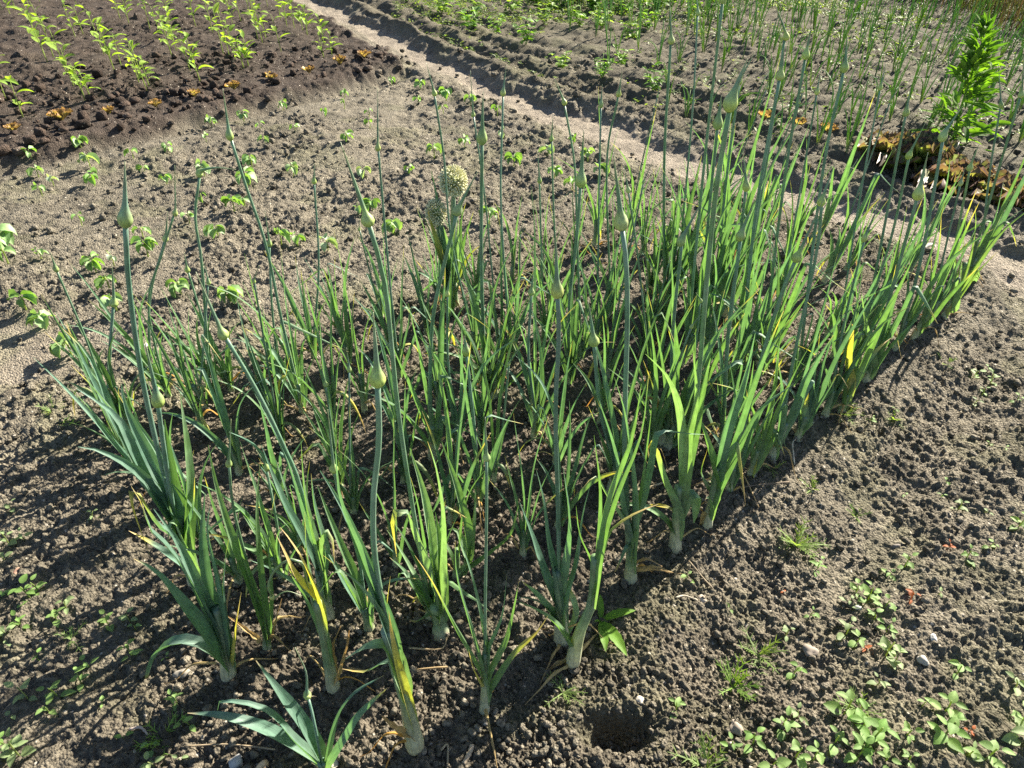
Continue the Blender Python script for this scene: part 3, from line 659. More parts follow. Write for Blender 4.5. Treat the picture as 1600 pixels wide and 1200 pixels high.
leek((714, 905), leaves=[([(745, 880), (725, 820), (712, 760), (690, 690)], 18, 0, 'g'), ([(748, 880), (715, 830), (700, 828)], 18, 0, 'p'), ([(752, 885), (790, 840), (810, 790)], 14, 0, 'g'), ([(750, 880), (740, 800), (742, 740)], 16, 0)], n=2, size=.34, hue=GREEN, rstem=.010)
leek((1036, 695), n=7, size=.45, psi=.1, fan=.5, hue=lerp3(GREEN, BLUE, .3), w=.028, rstem=.015, leaves=[([(1032, 650), (1022, 628), (1006, 622)], 18, .9, 'd')])
leek((772, 626), n=8, size=.36, psi=0, fan=.6, hue=mul3(GREEN, .8), w=.026, rstem=.013)
# low plant cut by the bottom edge
leek((505, 1212), [(503, 1190)], [
    ([(505, 1200), (455, 1168), (400, 1135), (345, 1118), (293, 1114)], 26, .02, 'b'),
    ([(504, 1196), (470, 1130), (435, 1080), (400, 1032)], 24, .03, 'b'),
    ([(508, 1196), (540, 1140), (565, 1110), (605, 1075)], 18, .1),
    ([(506, 1190), (520, 1130), (548, 1085), (600, 1055)], 16, .05, 'b'),
    ([(500, 1200), (460, 1160), (415, 1110), (350, 1095), (340, 1110)], 18, .0, 'b')],
    [([(495, 1150), (488, 1115), (482, 1092)], (461, 1012), 6.5, (478, 1050))], n=0, hue=BLUE, rstem=.012, drylv=1, extra='low sprawling leek with a small crooked bud, at the bottom edge')
# --- fill the rows
occ = [(l[1], l[2]) for l in LEEKS]
for j in range(1, 8):
    v0 = j*.195; u = -.08 if j > 1 else .1
    uend = 2.8-.2*v0 if j < 6 else (2.3 if j == 6 else 1.4)
    while u < uend:
        uu = u+R.uniform(-.03, .03); vv = v0+R.uniform(-.035, .035); u += R.uniform(.135, .205)
        if any((uu-a)**2+(vv-b)**2 < .078**2 for a, b in occ): continue
        x = O1[0]+D1[0]*uu+N1[0]*vv; y = O1[1]+D1[1]*uu+N1[1]*vv
        occ.append((uu, vv))
        if uu > 1.4 and R.random() < .25: continue
        sm = R.random(); back = j >= 6 and uu < 1.6
        lx_ = (.02+.08*max(0, uu-.3)/2*(1.3-v0)) if j < 6 else -.03
        sz = (.30+.16*sm) if back else (.34+.18*sm)
        if uu < .35 and j < 6: sz *= .9
        r_ = leek(None, n=R.choice((4, 5, 6, 7)), fan=.2, size=sz, lean=(lx_+R.uniform(-.06, .06), R.uniform(-.06, .06)), w=R.uniform(.013, .024), rstem=R.uniform(.006, .011),
             hue=lerp3(BLUE, GREEN, min(1, R.random()*.8+(.25 if uu > 1.2 else 0))), drylv=R.choice((1, 1, 2, 2)), xy=(x, y))
        if R.random() < .26:                                    # a thin stalk with a small bud
            hh = R.uniform(.38, .72); o = r_.location; a = R.uniform(-.09, .09)+lx_*.8
            pts = [Vector((0, 0, .06)), Vector((a*.3, R.uniform(-.02, .02), hh*.5)), Vector((a*hh*1.2, R.uniform(-.04, .04), hh))]
            make_scape(r_, pts, pts[-1]+Vector((a*.1+R.uniform(-.02, .02), 0, R.uniform(.03, .07))), .0032, R.uniform(.004, .0065), lerp3(BLUE, GREEN, R.random()*.5))
            LEEKS[-1][3] = 1; LEEKS[-1][4] = .005; LEEKS[-1][5] = hh
rows = {}
for l in LEEKS:
    if l[6]: tag(l[0], l[6], 'leek', 'leeks growing in the bed')
    else: rows.setdefault(max(0, min(7, int(round(l[2]/.195)))), []).append(l)
RN = ['right edge row', 'second row from right', 'third row from right', 'fourth row from right', 'fifth row from right', 'sixth row from right', 'seventh row from right', 'left back row']
for j, ls in rows.items():
    ls.sort(key=lambda l: l[1])
    for k, l in enumerate(ls):
        d = 'leek without flower stalk' if not l[3] else ('leek with plump bud' if l[4] > .0075 else 'leek with tiny bud')
        tag(l[0], f'{d}, {ORD[k+1]} from near end of {RN[j]}', 'leek', 'leeks growing in the bed')

# --- two onions in flower
def flower_head(parent, c, r, col, sq=1.0):
    m = MB(); N = 420
    m0 = MB()
    for i in range(N):
        zz = 1-2*(i+.5)/N; a = i*2.39996; q = math.sqrt(1-zz*zz); d = Vector((q*math.cos(a), q*math.sin(a), zz*sq)).normalized()
        d = (d+Vector((R.uniform(-.08, .08), R.uniform(-.08, .08), R.uniform(-.08, .08)))).normalized()
        rr = r*R.uniform(.88, 1.06); p = c+Vector((d.x, d.y, d.z*sq))*rr; t = d.orthogonal().normalized(); b = d.cross(t); s = r*.085
        cc = lerp3(col, (.78, .76, .56), R.random()*.7); g = lerp3(col, (.30, .36, .12), .7)
        base = len(m.v)
        m.add(p+d*s*1.3, mul3(cc, 1.05))
        for k in range(5): m.add(p+(t*math.cos(k*1.2566)+b*math.sin(k*1.2566))*s*.8, cc)
        m.add(p-d*r*.4, g)
        for k in range(5):
            m.f.append((base, base+1+k, base+1+(k+1) % 5)); m.f.append((base+6, base+1+(k+1) % 5, base+1+k))
    v, f = lump(3, 1)
    bb = len(m.v)
    for p in v: m.add(c+Vector(p)*r*.62, (.25, .28, .11))
    for q in f: m.f.append(tuple(bb+int(i) for i in q))
    return m.build('flower_head', M_flo, parent, False)
def onion_flower(base, path, head, rpx, label, col, lv, sq):
    x, y = at(*base); o = Vector((x, y, gz(x, y)-.01)); root = empty('flowering_onion', o)
    make_shank(root, [Vector((0, 0, -.01)), Vector((.0, 0, .06)), Vector((.0, 0, .12))], .018, PALE, .5)
    pts = [Vector((0, 0, .08))]+px_pts(path, y, base, 0, o); hd = on_plane(*head, y)-o; r = rpx*(y*.788+(H-(hd.z+o.z))*.616)/F
    pts.append(hd-Vector((0, 0, r*.5)))
    c = catmull(pts, 16); m = MB(); m.tube(c, [.0075+.003*math.sin(PI*(i/16)) if i < 15 else .006 for i in range(17)], [lerp3(PALE, lerp3(BLUE, PALE, .45), min(1, i/6)) for i in range(17)], 10)
    st = m.build('flower_stalk', M_stalk, root); flower_head(st, hd, r, col, sq)
    for pp, ww, dr, kk in lv:
        q = px_pts(pp, y+R.uniform(-.02, .02), base, R.uniform(-.04, .04), o); hue = {'y': lerp3(GREEN, YEL, .6), 'g': GREEN, 'p': lerp3(PALE, BLUE, .3)}[kk]
        make_leaf(root, q, ww*(y*.788+.6)/F*1.2, (.8, .6, 0), hue, dr, 1.1, .7)
    for k in range(3):
        a = R.uniform(0, 6.28); d = Vector((math.cos(a), math.sin(a), 0))
        make_dry(root, [d*.015+Vector((0, 0, .11)), d*.05+Vector((0, 0, .07)), d*.07+Vector((0, 0, .01))], .02, (-d.y, d.x, .2), 'dry_skin', mul3(TAN, 1.1))
    tag(root, label, 'onion', 'onions in flower')
onion_flower((712, 482), [(710, 420), (708, 340)], (708, 283), 22, 'onion in flower with a round cream flower globe rising among the leeks', (.66, .64, .42),
             [([(712, 440), (722, 380), (740, 330)], 12, .1, 'g'), ([(712, 440), (730, 400), (755, 380)], 10, .4, 'y')], 1.05)
onion_flower((700, 490), [(698, 430), (690, 380)], (681, 332), 16, 'onion in flower with an oval, half-opened head beside the round globe', (.60, .57, .36),
             [([(700, 440), (685, 390), (672, 345), (668, 325)], 15, .35, 'y'), ([(700, 440), (695, 380), (678, 320)], 16, .0, 'p'), ([(702, 450), (712, 390), (716, 340)], 14, 0, 'p')], 1.35)

# ------------------------------------------------------------------ small plants
def oval_leaf(m, p, d, L, w, col, droop=.3, cup=.25, tip=1.0, seg=6, roll=0., jag=0.):
    d = d.normalized(); side = d.cross(Vector((0, 0, 1))); side = side.normalized() if side.length > .05 else Vector((1, 0, 0))
    side = side*math.cos(roll)+d.cross(side)*math.sin(roll)
    pts = []; q = p.copy(); dd = d.copy()
    for i in range(seg+1):
        pts.append(q.copy()); dd = (dd+Vector((0, 0, -droop/seg))).normalized(); q = q+dd*(L/seg)
    wid = []
    for i in range(seg+1):
        t = i/seg; k = math.sin(PI*min(1, max(.03, t))**(.75*tip))**.8 if t < 1 else .04
        wid.append(max(.03, k)*w*(1+(jag if i % 2 else -jag)))
    m.blade(pts, wid, [side]*(seg+1), [cup]*(seg+1), [lerp3(mul3(col, .95), mul3(col, 1.1), i/seg) for i in range(seg+1)], 4)
def place(px, py):
    x, y = at(px, py); return Vector((x, y, gz(x, y)))
def bean(loc, s, pale, nl):
    root = empty('bean_seedling', loc); m = MB(); h = .045*s+.02
    m.tube(catmull([Vector((0, 0, -.01)), Vector((.004, 0, h*.6)), Vector((0, .003, h))], 5), [.0028*s**.5]*6, [(.30, .36, .14)]*6, 6); m.build('stem', M_weed, root)
    a0 = R.uniform(0, 6.28); col = lerp3((.16, .29, .07), (.30, .37, .26), pale); fl = MB()
    for k in range(nl):
        a = a0+k*PI+R.uniform(-.7, .7) if k < 2 else R.uniform(0, 6.28); d = Vector((math.cos(a), math.sin(a), R.uniform(-.1, .5)))
        L = s*R.uniform(.035, .058); oval_leaf(fl, Vector((0, 0, h-.012*(k > 1)))+d*.008, d, L, L*R.uniform(.8, 1.05), mul3(col, R.uniform(.75, 1.25)), R.uniform(1.2, 2.6), R.uniform(.3, 1.0), .85, 7, R.uniform(-.9, .9), R.uniform(0, .12))
    fl.build('foliage', M_bean, root); return root
def pepper(loc, s):
    root = empty('pepper_seedling', loc); h = R.uniform(.15, .24)*s; ln = Vector((R.uniform(-.12, .04), R.uniform(-.05, .05), 0))
    sp = catmull([Vector((0, 0, -.01)), ln*h*.4+Vector((0, 0, h*.5)), ln*h+Vector((0, 0, h))], 6); m = MB()
    m.tube(sp, [.0036-.0003*i for i in range(7)], [(.28, .34, .12)]*7, 6); m.build('stem', M_weed, root)
    fl = MB(); n = R.randint(5, 8)
    for k in range(n):
        t = .35+.65*k/(n-1); p = sp[int(t*6)]; a = k*2.4+R.uniform(-.4, .4); d = Vector((math.cos(a), math.sin(a), R.uniform(.4, 1.3)))
        L = R.uniform(.05, .085)*s*(1.1-.3*t); c = lerp3((.20, .32, .05), (.28, .40, .07), R.random())
        fl.tube([p, p+d*.02], [.0014, .0012], [c, c], 4, False)
        oval_leaf(fl, p+d*.018, d, L, L*.46, c, R.uniform(.5, 1.3), R.uniform(.1, .5), 1.0, 6, R.uniform(-.4, .4))
    fl.build('foliage', M_weed, root); return root
# bean seedlings where the photograph shows them (x, y, size, paleness)
BEANS = [(127, 232, 1.2, .2), (141, 262, 1.4, .6), (147, 288, 1.2, 0), (60, 276, 1, .3), (83, 288, .8, 1), (65, 304, .9, .2), (49, 247, .9, .1), (209, 250, .9, .1), (227, 273, .7, .1), (264, 239, .8, .1), (261, 289, .8, .1),
 (322, 222, .7, .2), (330, 196, 1, .3), (381, 189, 1, .3), (442, 169, 1, .3), (407, 203, .6, .2), (462, 212, .7, .1), (508, 184, .8, .1), (415, 229, .8, .5), (394, 262, 1.1, .3), (386, 290, 1.4, .3), (320, 276, 1.2, .4), (458, 272, 1, .4),
 (316, 316, .8, .2), (296, 348, .8, .1), (366, 330, 1.2, .1), (383, 324, .8, .3), (223, 370, .9, .2), (342, 376, 1.2, .3), (232, 402, 1.4, .1), (127, 350, .8, .1), (8, 384, 1.5, .3), (12, 410, 1.3, .2), (65, 406, .7, .4),
 (440, 384, 1.2, .2), (465, 384, .9, .1), (512, 392, 1.1, .8), (150, 425, 1.1, .1), (178, 414, .7, 1), (183, 488, 1.2, .3), (172, 455, 1, .2), (42, 486, 1.2, .1), (70, 510, 1.2, .3), (110, 552, 1.4, .2), (285, 466, 1.1, .2), (362, 480, 1.2, .3),
 (612, 131, .8, .1), (538, 151, .8, .1), (538, 169, .8, .1), (657, 138, 1, .3), (697, 156, 1.3, .1), (653, 164, .8, .1), (735, 168, 1, .2), (692, 180, .8, .5), (577, 186, .8, .1), (543, 227, 1, .2), (578, 200, .7, .1), (678, 246, 1.2, .3), (725, 229, 1, .1),
 (785, 219, .9, .7), (777, 186, .8, .1), (640, 277, .8, 0), (569, 280, .9, .9), (582, 332, 1.1, .1), (560, 338, .8, .3), (616, 364, 1.2, .3), (802, 262, 1.1, .1), (855, 247, 1.1, .6), (895, 231, .8, 0), (918, 251, 1, .3), (866, 277, 1, .1), (935, 278, 1.2, .3), (893, 297, 1.1, .2), (764, 352, 1.1, .2)]
bl = []
for (px, py, s, pl) in BEANS:
    p = place(px, py); bl.append((bean(p, s*.86, pl, R.choice((3, 4, 5)) if s < 1 else R.choice((6, 7, 9))), p, s, pl))
def row_labels(items, fmt, cat, group, dist, order, step, near):
    rw = {}
    for it in items: rw.setdefault(int(math.floor(dist(it[1])/step)), []).append(it)
    for k, key in enumerate(sorted(rw, key=lambda q: abs(q))):
        ls = sorted(rw[key], key=lambda it: order(it[1]))
        for i, it in enumerate(ls): tag(it[0], fmt(it, ORD[i+1], ORD[k+1]), cat, group)
row_labels(bl, lambda it, i, k: f"{'silvery' if it[3] > .5 else 'leafy' if it[2] > 1.15 else 'small'} bean seedling, {i} from left in the {k} strip below the bronze lettuces", 'bean seedling', 'bean seedlings', lambda p: dark_d(p.x, p.y)-.2, lambda p: p.x, .42, 0)
PEPPERS = [(60, 66, 1.1), (28, 24, 1), (8, 28, 1), (80, 112, 1.2), (110, 130, 1.1), (133, 62, 1), (167, 97, 1.1), (195, 120, 1.1), (107, 26, .9), (205, 48, 1), (238, 58, 1), (273, 104, 1.1), (268, 44, .9), (308, 50, 1), (345, 30, 1), (352, 96, 1.1), (392, 120, 1),
 (317, 142, 1), (300, 120, 1), (275, 76, .9), (233, 153, 1), (222, 132, .9), (137, 168, 1), (121, 150, .9), (14, 166, 1.1), (40, 192, 1), (4, 140, 1), (405, 72, 1.1), (418, 70, .9), (441, 88, .9), (379, 44, 1), (400, 20, .9), (440, 40, 1), (462, 54, 1), (482, 64, 1), (508, 76, .9), (520, 94, .7), (335, 60, 1), (165, 10, .9),
 (360, 12, .9), (420, 18, .9), (75, 98, 1.1), (50, 22, 1), (372, 108, .9), (230, 14, .9), (285, 8, .9), (455, 20, .8)]
pl_ = []
for (px, py, s) in list(PEPPERS):
    if R.random() < .6 and py > 12: PEPPERS.append((px+R.choice((-1, 1))*R.uniform(7, 17), max(4, py+R.uniform(-12, 12)), s*R.uniform(.75, 1)))
for (px, py, s) in PEPPERS:
    p = place(px, py); pl_.append((pepper(p, s*1.35), p, s, 0))
row_labels(pl_, lambda it, i, k: f'light green pepper seedling, {i} from left in the {k} strip above the bronze lettuces', 'pepper seedling', 'pepper seedlings in dark soil', lambda p: dark_d(p.x, p.y)-.12, lambda p: p.x, .5, 0)
def big_lettuce(loc, s, green, name='red_lettuce'):
    root = empty(name, loc)
    tiny = green is None
    for part, n, e0, e1, LL in ((('outer_leaves', 5, .8, 1.6, .17), ('heart', 4, 1.8, 3.2, .15)) if tiny else (('outer_leaves', 13, .25, .6, .17), ('middle_leaves', 11, .8, 1.4, .14), ('heart', 8, 1.8, 3, .10))):
        m = MB()
        for k in range(n):
            a = k*2.4+R.uniform(-.3, .3); el = R.uniform(e0, e1); d = Vector((math.cos(a), math.sin(a), el)).normalized()
            sd_ = d.cross(Vector((0, 0, 1))).normalized(); L = LL*s*R.uniform(.85, 1.15); pts = []; q = Vector((0, 0, .01)); dd = d.copy(); ns = 7; base = len(m.v); nc = 13
            up = sd_.cross(d); ph = R.uniform(0, 6)
            red = (.085, .045, .06); gr = lerp3((.25, .31, .09), (.25, .22, .09), R.random()) if not green else (.27, .35, .09)
            if tiny: gr = lerp3((.36, .33, .13), (.36, .25, .13), R.random()); red = (.33, .18, .09)
            for i in range(ns+1):
                t = i/ns; w = L*(.22+.62*t**.7)*(1 if t < .9 else .85)
                for j in range(nc):
                    v = 2*j/(nc-1)-1; fr = t**2*.02*s*math.sin(j*2.1+ph+i*.8)+.012*s*t*math.sin(j*3.7+ph*2)
                    edge = max(t**6, abs(v)**6*t)*.9; r_ = lerp3(gr, lerp3(red, (.22, .12, .08), R.random()**2*.7), min(1, edge*1.1))
                    m.add(q+sd_*v*w*.5*(1-.1*abs(v))+up*(abs(v)**2*.03*s*t+fr), r_, (v, t))
                dd = (dd-Vector((0, 0, .45/ns))).normalized(); q = q+dd*(L/ns)
            for i in range(ns):
                for j in range(nc-1):
                    b = base+i*nc+j; m.f.append((b, b+1, b+nc+1, b+nc))
        m.build(part, M_let, root)
    return root
for i, (px, py) in enumerate([(29, 222), (103, 203), (175, 191), (247, 179), (309, 166), (369, 152), (428, 137), (485, 125), (533, 114), (571, 107)]):
    tag(big_lettuce(place(px, py), R.uniform(.27, .40) if i != 1 else .46, None, 'lettuce_seedling'), f'small bronze lettuce, {ORD[i+1]} from left along the edge of the dark soil', 'lettuce', 'small bronze lettuces in a row')
for i, (px, py) in enumerate([(1193, 192), (1247, 200), (1292, 214)]):
    tag(big_lettuce(place(px, py), R.uniform(.32, .42), None, 'lettuce_seedling'), f'orange-brown lettuce seedling beyond the path, {ORD[i+1]} from left of three', 'lettuce', 'lettuce seedlings beyond the path')
for (px, py, s, g, lb) in [(1398, 246, 1.2, False, 'dark red frilly lettuce at the left end of the big lettuces'), (1437, 262, 1.25, True, 'frilly lettuce with yellow-green heart beside the dark red one'), (1492, 290, 1.25, False, 'bronze frilly lettuce below the tall green weed'),
        (1540, 305, 1.2, True, 'bronze and green frilly lettuce, second from the right edge'), (1592, 326, 1.2, False, 'frilly bronze lettuce cut by the right edge of the photo')]:
    tag(big_lettuce(place(px, py), s, g), lb, 'lettuce', 'big red lettuces')
# tall leafy weed
def tall_weed(loc, top):
    root = empty('tall_weed', loc); m = MB(); c = catmull([Vector((0, 0, -.02)), top*.35+Vector((-.01, 0, 0)), top*.7, top], 20)
    m.tube(c, [.010-.0004*i for i in range(21)], [(.14, .24, .06)]*21, 7); m.build('stem', M_weed, root); Hh = top.length; fl = MB()
    for i in range(420):
        t = R.random()**.8*.97+.02; p = c[int(t*20)]; a = i*2.39996; wd = (1-t)**.7
        d = Vector((math.cos(a), math.sin(a), .2+1.3*t+R.uniform(-.7, .6))); d.normalize()
        L = R.uniform(.07, .12)*(.75+.5*wd); br = Vector((d.x, d.y, d.z*.6))*R.uniform(.0, .21)*wd
        cc = lerp3((.06, .13, .03), (.17, .28, .05), R.random()**1.3)
        if math.sin(p.z*19)+math.sin(a*1.0+p.z*7) < -1.1: continue
        oval_leaf(fl, p+br, d+Vector((R.uniform(-.4, .4), R.uniform(-.4, .4), R.uniform(-.2, .3))), L, L*.27, cc, R.uniform(.1, .9), .3, 1.0, 6, R.uniform(-1, 1))
    fl.build('foliage', M_tall, root); return root
p = place(1488, 228); top = on_plane(1543, 34, p.y)-p
tag(tall_weed(p, top), 'tall upright weed with bright narrow green leaves behind the big lettuces', 'weed')
def flat_weed(loc):
    root = empty('toothed_weed', loc)
    for (tx, ty) in ((992, 965), (978, 1036), (945, 1030), (925, 985), (936, 940)):
        e = place(tx, ty)-loc+Vector((0, 0, .012)); m = MB(); L = e.length
        oval_leaf(m, Vector((0, 0, .005)), Vector((e.x, e.y, .03+.3*L)), L*1.02, L*.26, (.13, .26, .03), .75, .25, 1.25, 12, 0, .07)
        m.build('leaf', M_weed, root)
    return root
tag(flat_weed(place(938, 975)), 'flat weed with toothed bright green leaves at the foot of the front leeks', 'weed')

def seedling(loc, s, pairs, col, name='weed_seedling'):
    root = empty(name, loc); h = s*(.012+.010*pairs); m = MB(); c = catmull([Vector((0, 0, -.006)), Vector((R.uniform(-.003, .003), 0, h*.5)), Vector((R.uniform(-.005, .005), R.uniform(-.005, .005), h))], 5)
    m.tube(c, [.0011*s+.0003]*6, [lerp3(col, (.3, .25, .12), .3)]*6, 5); m.build('stem', M_weed, root)
    fl = MB(); a0 = R.uniform(0, 6.28)
    for k in range(pairs):
        for q in (0, 1):
            a = a0+k*1.57+q*PI+R.uniform(-.3, .3); t = (k+1)/pairs; d = Vector((math.cos(a), math.sin(a), R.uniform(.1, .5))); L = s*R.uniform(.018, .03)*(1.15-.4*t)
            p = c[min(5, int(t*5))]; oval_leaf(fl, p+d*.006*s, d, L, L*R.uniform(.55, .75), mul3(col, R.uniform(.85, 1.2)), R.uniform(.2, .8), R.uniform(.1, .4), .9, 5, R.uniform(-.3, .3))
    fl.build('foliage', M_weed, root); return root
def tuft(loc, s, n, col):
    root = empty('feathery_weed', loc)
    fl = MB()
    for k in range(n):
        a = R.uniform(0, 6.28); d = Vector((math.cos(a), math.sin(a), R.uniform(.3, 1.6))).normalized(); L = s*R.uniform(.03, .065); pts = []; q = Vector((0, 0, 0)); dd = d.copy()
        for i in range(5): pts.append(q.copy()); dd = (dd+Vector((0, 0, -.12))).normalized(); q = q+dd*L/4
        cc = mul3(col, R.uniform(.8, 1.25)); fl.blade(pts, [.0022*s+.0006]*4+[.0006], [Vector((-d.y, d.x, .1))]*5, [.2]*5, [cc]*5, 2)
        for i in (1, 2, 3):
            for sg in (-1, 1):
                e = (Vector((-d.y, d.x, 0))*sg+d*.8).normalized(); fl.blade([pts[i], pts[i]+e*L*.14, pts[i]+e*L*.26], [.0013*s+.0005, .0012*s+.0005, .0004], [d]*3, [.1]*3, [cc]*3, 2)
    fl.build('foliage', M_weed, root); return root
WEEDS_R = [(1285, 872, 1.2, 2), (1417, 880, 1.4, 3), (1391, 893, 1, 2), (1342, 915, 1.2, 2), (1360, 930, 1.5, 3), (1385, 948, 1.4, 2), (1368, 962, 1.2, 2), (1330, 935, 1.2, 2), (1272, 948, 1, 2), (1326, 985, 1.6, 3), (1340, 1000, 1.3, 2), (1388, 982, 1.2, 2), (1386, 1022, 1.7, 3), (1398, 1032, 1.2, 2), (1233, 978, 1.2, 2),
 (1145, 940, .9, 1), (1246, 1045, 1.3, 2), (1492, 1056, 1.4, 2), (1370, 1070, 1.2, 2), (1225, 1135, 1.5, 2), (1246, 1118, 1.3, 2), (1318, 1116, 1.9, 3), (1345, 1140, 2.0, 3), (1358, 1165, 1.9, 3), (1338, 1185, 1.8, 3), (1302, 1166, 1.6, 2), (1472, 1116, 1.8, 3), (1470, 1155, 2.0, 3), (1244, 1182, 1.7, 2),
 (1140, 1165, 1.2, 2), (1177, 1160, 1.5, 3), (1205, 1198, 1.6, 2), (1058, 1105, 1.3, 2), (1536, 1190, 1.8, 3), (1508, 1186, 1.5, 2), (1590, 1132, 1.6, 3), (1596, 1160, 1.8, 3), (1582, 1078, 1.3, 2), (1412, 1155, 1.4, 2), (1510, 872, 1.2, 2), (1546, 856, 1, 2), (1590, 825, 1.4, 3), (1415, 1192, 1.4, 2), (1270, 1190, 1.5, 2), (1380, 1195, 1.5, 2), (1440, 1105, 1.1, 1), (1465, 930, .9, 1), (1075, 905, 1.1, 2)]
WEEDS_M = [(1530, 572, 1.3, 2), (1560, 575, 1.3, 3), (1546, 594, 1.1, 2), (1532, 612, 1.1, 2), (1555, 560, 1.1, 2), (1595, 615, 1.2, 2), (1480, 750, 1.1, 2), (1500, 790, 1.1, 2), (1475, 770, .9, 2), (1570, 700, 1, 1), (1548, 690, .8, 1), (1360, 655, .9, 2), (1400, 640, .9, 2), (1540, 800, .9, 1), (1420, 760, .8, 1)]
WEEDS_L = [(15, 852, 1.5, 3), (40, 846, 1.3, 2), (10, 878, 1.3, 2), (5, 942, 1.4, 2), (52, 940, 1.9, 3), (62, 928, 1.4, 2), (106, 953, 1.3, 2), (92, 972, 1.4, 2), (36, 980, 1.3, 2), (14, 998, 1.5, 2), (170, 976, 1.2, 2), (204, 972, 1.2, 2), (212, 984, 1, 1), (140, 1042, 1.3, 2), (204, 1024, 1.3, 2), (126, 1066, 1.2, 2),
 (42, 1090, 1.6, 2), (90, 1088, 1.5, 2), (78, 1112, 1.2, 2), (8, 1166, 1.6, 2), (28, 1178, 1.6, 3), (192, 1156, 1, 1), (276, 1097, 1.1, 2), (237, 1170, 1.2, 2), (282, 1190, 1.1, 1), (296, 1134, 1.2, 2), (240, 1200, 1.3, 2), (20, 1122, 1.2, 1), (150, 815, .9, 2), (20, 800, 1.2, 2), (108, 660, .9, 1), (160, 1100, .9, 1), (60, 1030, 1, 1), (265, 1030, .9, 1)]
WC = [(.20, .31, .10), (.22, .34, .12), (.17, .29, .08), (.25, .33, .16)]
def weed_batch(lst, place_words, group):
    ob = []
    for (px, py, s, pr) in lst: ob.append((px, py, seedling(place(px, py), s*.70, pr+R.choice((0, 0, 1)), R.choice(WC)), s))
    bands = {}
    ob.sort(key=lambda q: q[1])
    nb = max(1, len(ob)//7)
    for i, q in enumerate(ob): bands.setdefault(min(nb-1, i//7), []).append(q)
    for b, ls in bands.items():
        ls.sort(key=lambda q: q[0])
        for k, q in enumerate(ls):
            sz = 'leafy' if q[3] >= 1.5 else 'tiny' if q[3] < 1 else 'small'
            tag(q[2], f'{sz} weed seedling {place_words}, {ORD[k+1]} from left in {ORD[b+1]} band from top', 'weed seedling', group)
weed_batch(WEEDS_R, 'at the lower right', 'weed seedlings at the lower right')
weed_batch(WEEDS_M, 'right of the leeks', 'weed seedlings right of the leeks')
weed_batch(WEEDS_L, 'at the lower left', 'weed seedlings at the lower left')
TUFTS = [(1250, 838, 1.5, 22, 'on bare soil right of the leeks, the largest'), (1190, 1008, 1.2, 14, 'in the lower right middle, left of two'), (1150, 1062, 1.3, 16, 'below and left of the other lower right tufts'), (1105, 1198, 1.3, 14, 'cut by the bottom edge'), (1316, 648, 1.2, 18, 'at the foot of the right edge row'),
 (255, 1152, 1.1, 12, 'at the lower left bottom'), (85, 645, 1, 12, 'on the left footpath, upper'), (112, 1000, .8, 8, 'among lower left weeds'), (110, 668, .8, 8, 'on the left footpath, lower'), (1400, 648, .9, 10, 'right of the leeks, farther out'), (1205, 735, .8, 8, 'right beside the leek row'), (1270, 760, .9, 9, 'below the leek row on pale soil'), (880, 1085, .9, 9, 'in front of the leaning leek'), (1480, 560, .9, 9, 'near the end of the right row'), (1345, 790, .8, 8, 'mid right on rough soil'), (1345, 1110, 1.0, 10, 'among lower right leafy weeds'), (1120, 760, .8, 8, 'in shade under the right row')]
for (px, py, s, n, w_) in TUFTS: tag(tuft(place(px, py), s, n, R.choice(((.16, .26, .06), (.19, .27, .09)))), f'feathery weed tuft {w_}', 'weed', 'feathery weed tufts')
for (px, py, s, w_) in [(1424, 935, 1.5, 'under a round green leaf at the right'), (1352, 1010, 1.1, 'beside leafy weeds at the lower right'), (1484, 852, 1.0, 'high on the right soil'), (1230, 912, .7, 'right of the leek row'), (1512, 1145, 1, 'near the lower right corner')]:
    r_ = seedling(place(px, py), s*.5, 2, (.40, .13, .05), 'orange_seedling'); tag(r_, f'orange-red seedling {w_}', 'seedling', 'orange seedlings')

# ------------------------------------------------------------------ bed beyond the path
TH = 'thin young onion with thread-like leaves in the weedy bed beyond the path'
def thin_onion(loc, s, blue):
    m = MB(); n = R.randint(2, 5)
    for k in range(n):
        a = R.uniform(0, 6.28); d = Vector((math.cos(a), math.sin(a), 0)); L = s*R.uniform(.16, .32); q = Vector((0, 0, -.005)); pts = [q.copy()]; aa = R.uniform(.02, .25); bend = R.choice((0, .05, .1, .45))
        for i in range(6):
            q = q+(Vector((0, 0, 1))*math.cos(aa)+d*math.sin(aa))*L/6; pts.append(q.copy()); aa += bend*(i > 1)
        c = lerp3((.13, .24, .14), (.17, .28, .08), R.random()) if blue else (.16, .27, .05)
        m.tube(pts, [.0046, .0046, .0044, .004, .0034, .0022, .0008], [lerp3((.4, .42, .25), c, min(1, i/1.5)) for i in range(7)], 5, False)
    o = m.build('young_onion', M_weed); o.location = loc
    return tag(o, TH, 'onion', 'young onions beyond the path')
cnt = 0; rr0 = 0
for row in range(11):
    d0 = .62+.36*row; t = -1.6
    while t < 7.5 and cnt < 295:
        t += R.uniform(.07, .2)*(1 if t > 1.0 else 1.6)
        if t < 1.5-.12*row+.4: continue
        # along the path direction, offset outward
        bx = PATH[4][0]+.66*(t-1.2); by = np.interp(bx, pxs, pys) if bx < pxs[-1] else pys[-1]-(bx-pxs[-1])*.75
        x = bx+R.uniform(-.04, .04); y = by+d0/.66+R.uniform(-.05, .05)
        if y > 9.6 or abs(x) > .76*y+.2: continue
        pd_ = float(path_d(np.array([x]), np.array([y]))[0])
        if (x-2.45)**2+(y-3.9)**2 < .25 or R.random() < .22 or pd_ < .5: continue
        if (x < 1.35+.12*(8-y) and y < 7) and R.random() < .55: continue
        thin_onion((x, y, gz(x, y)), R.uniform(.9, 1.5)*(1.15 if y > 6.2 else 1), R.random() < .8); cnt += 1
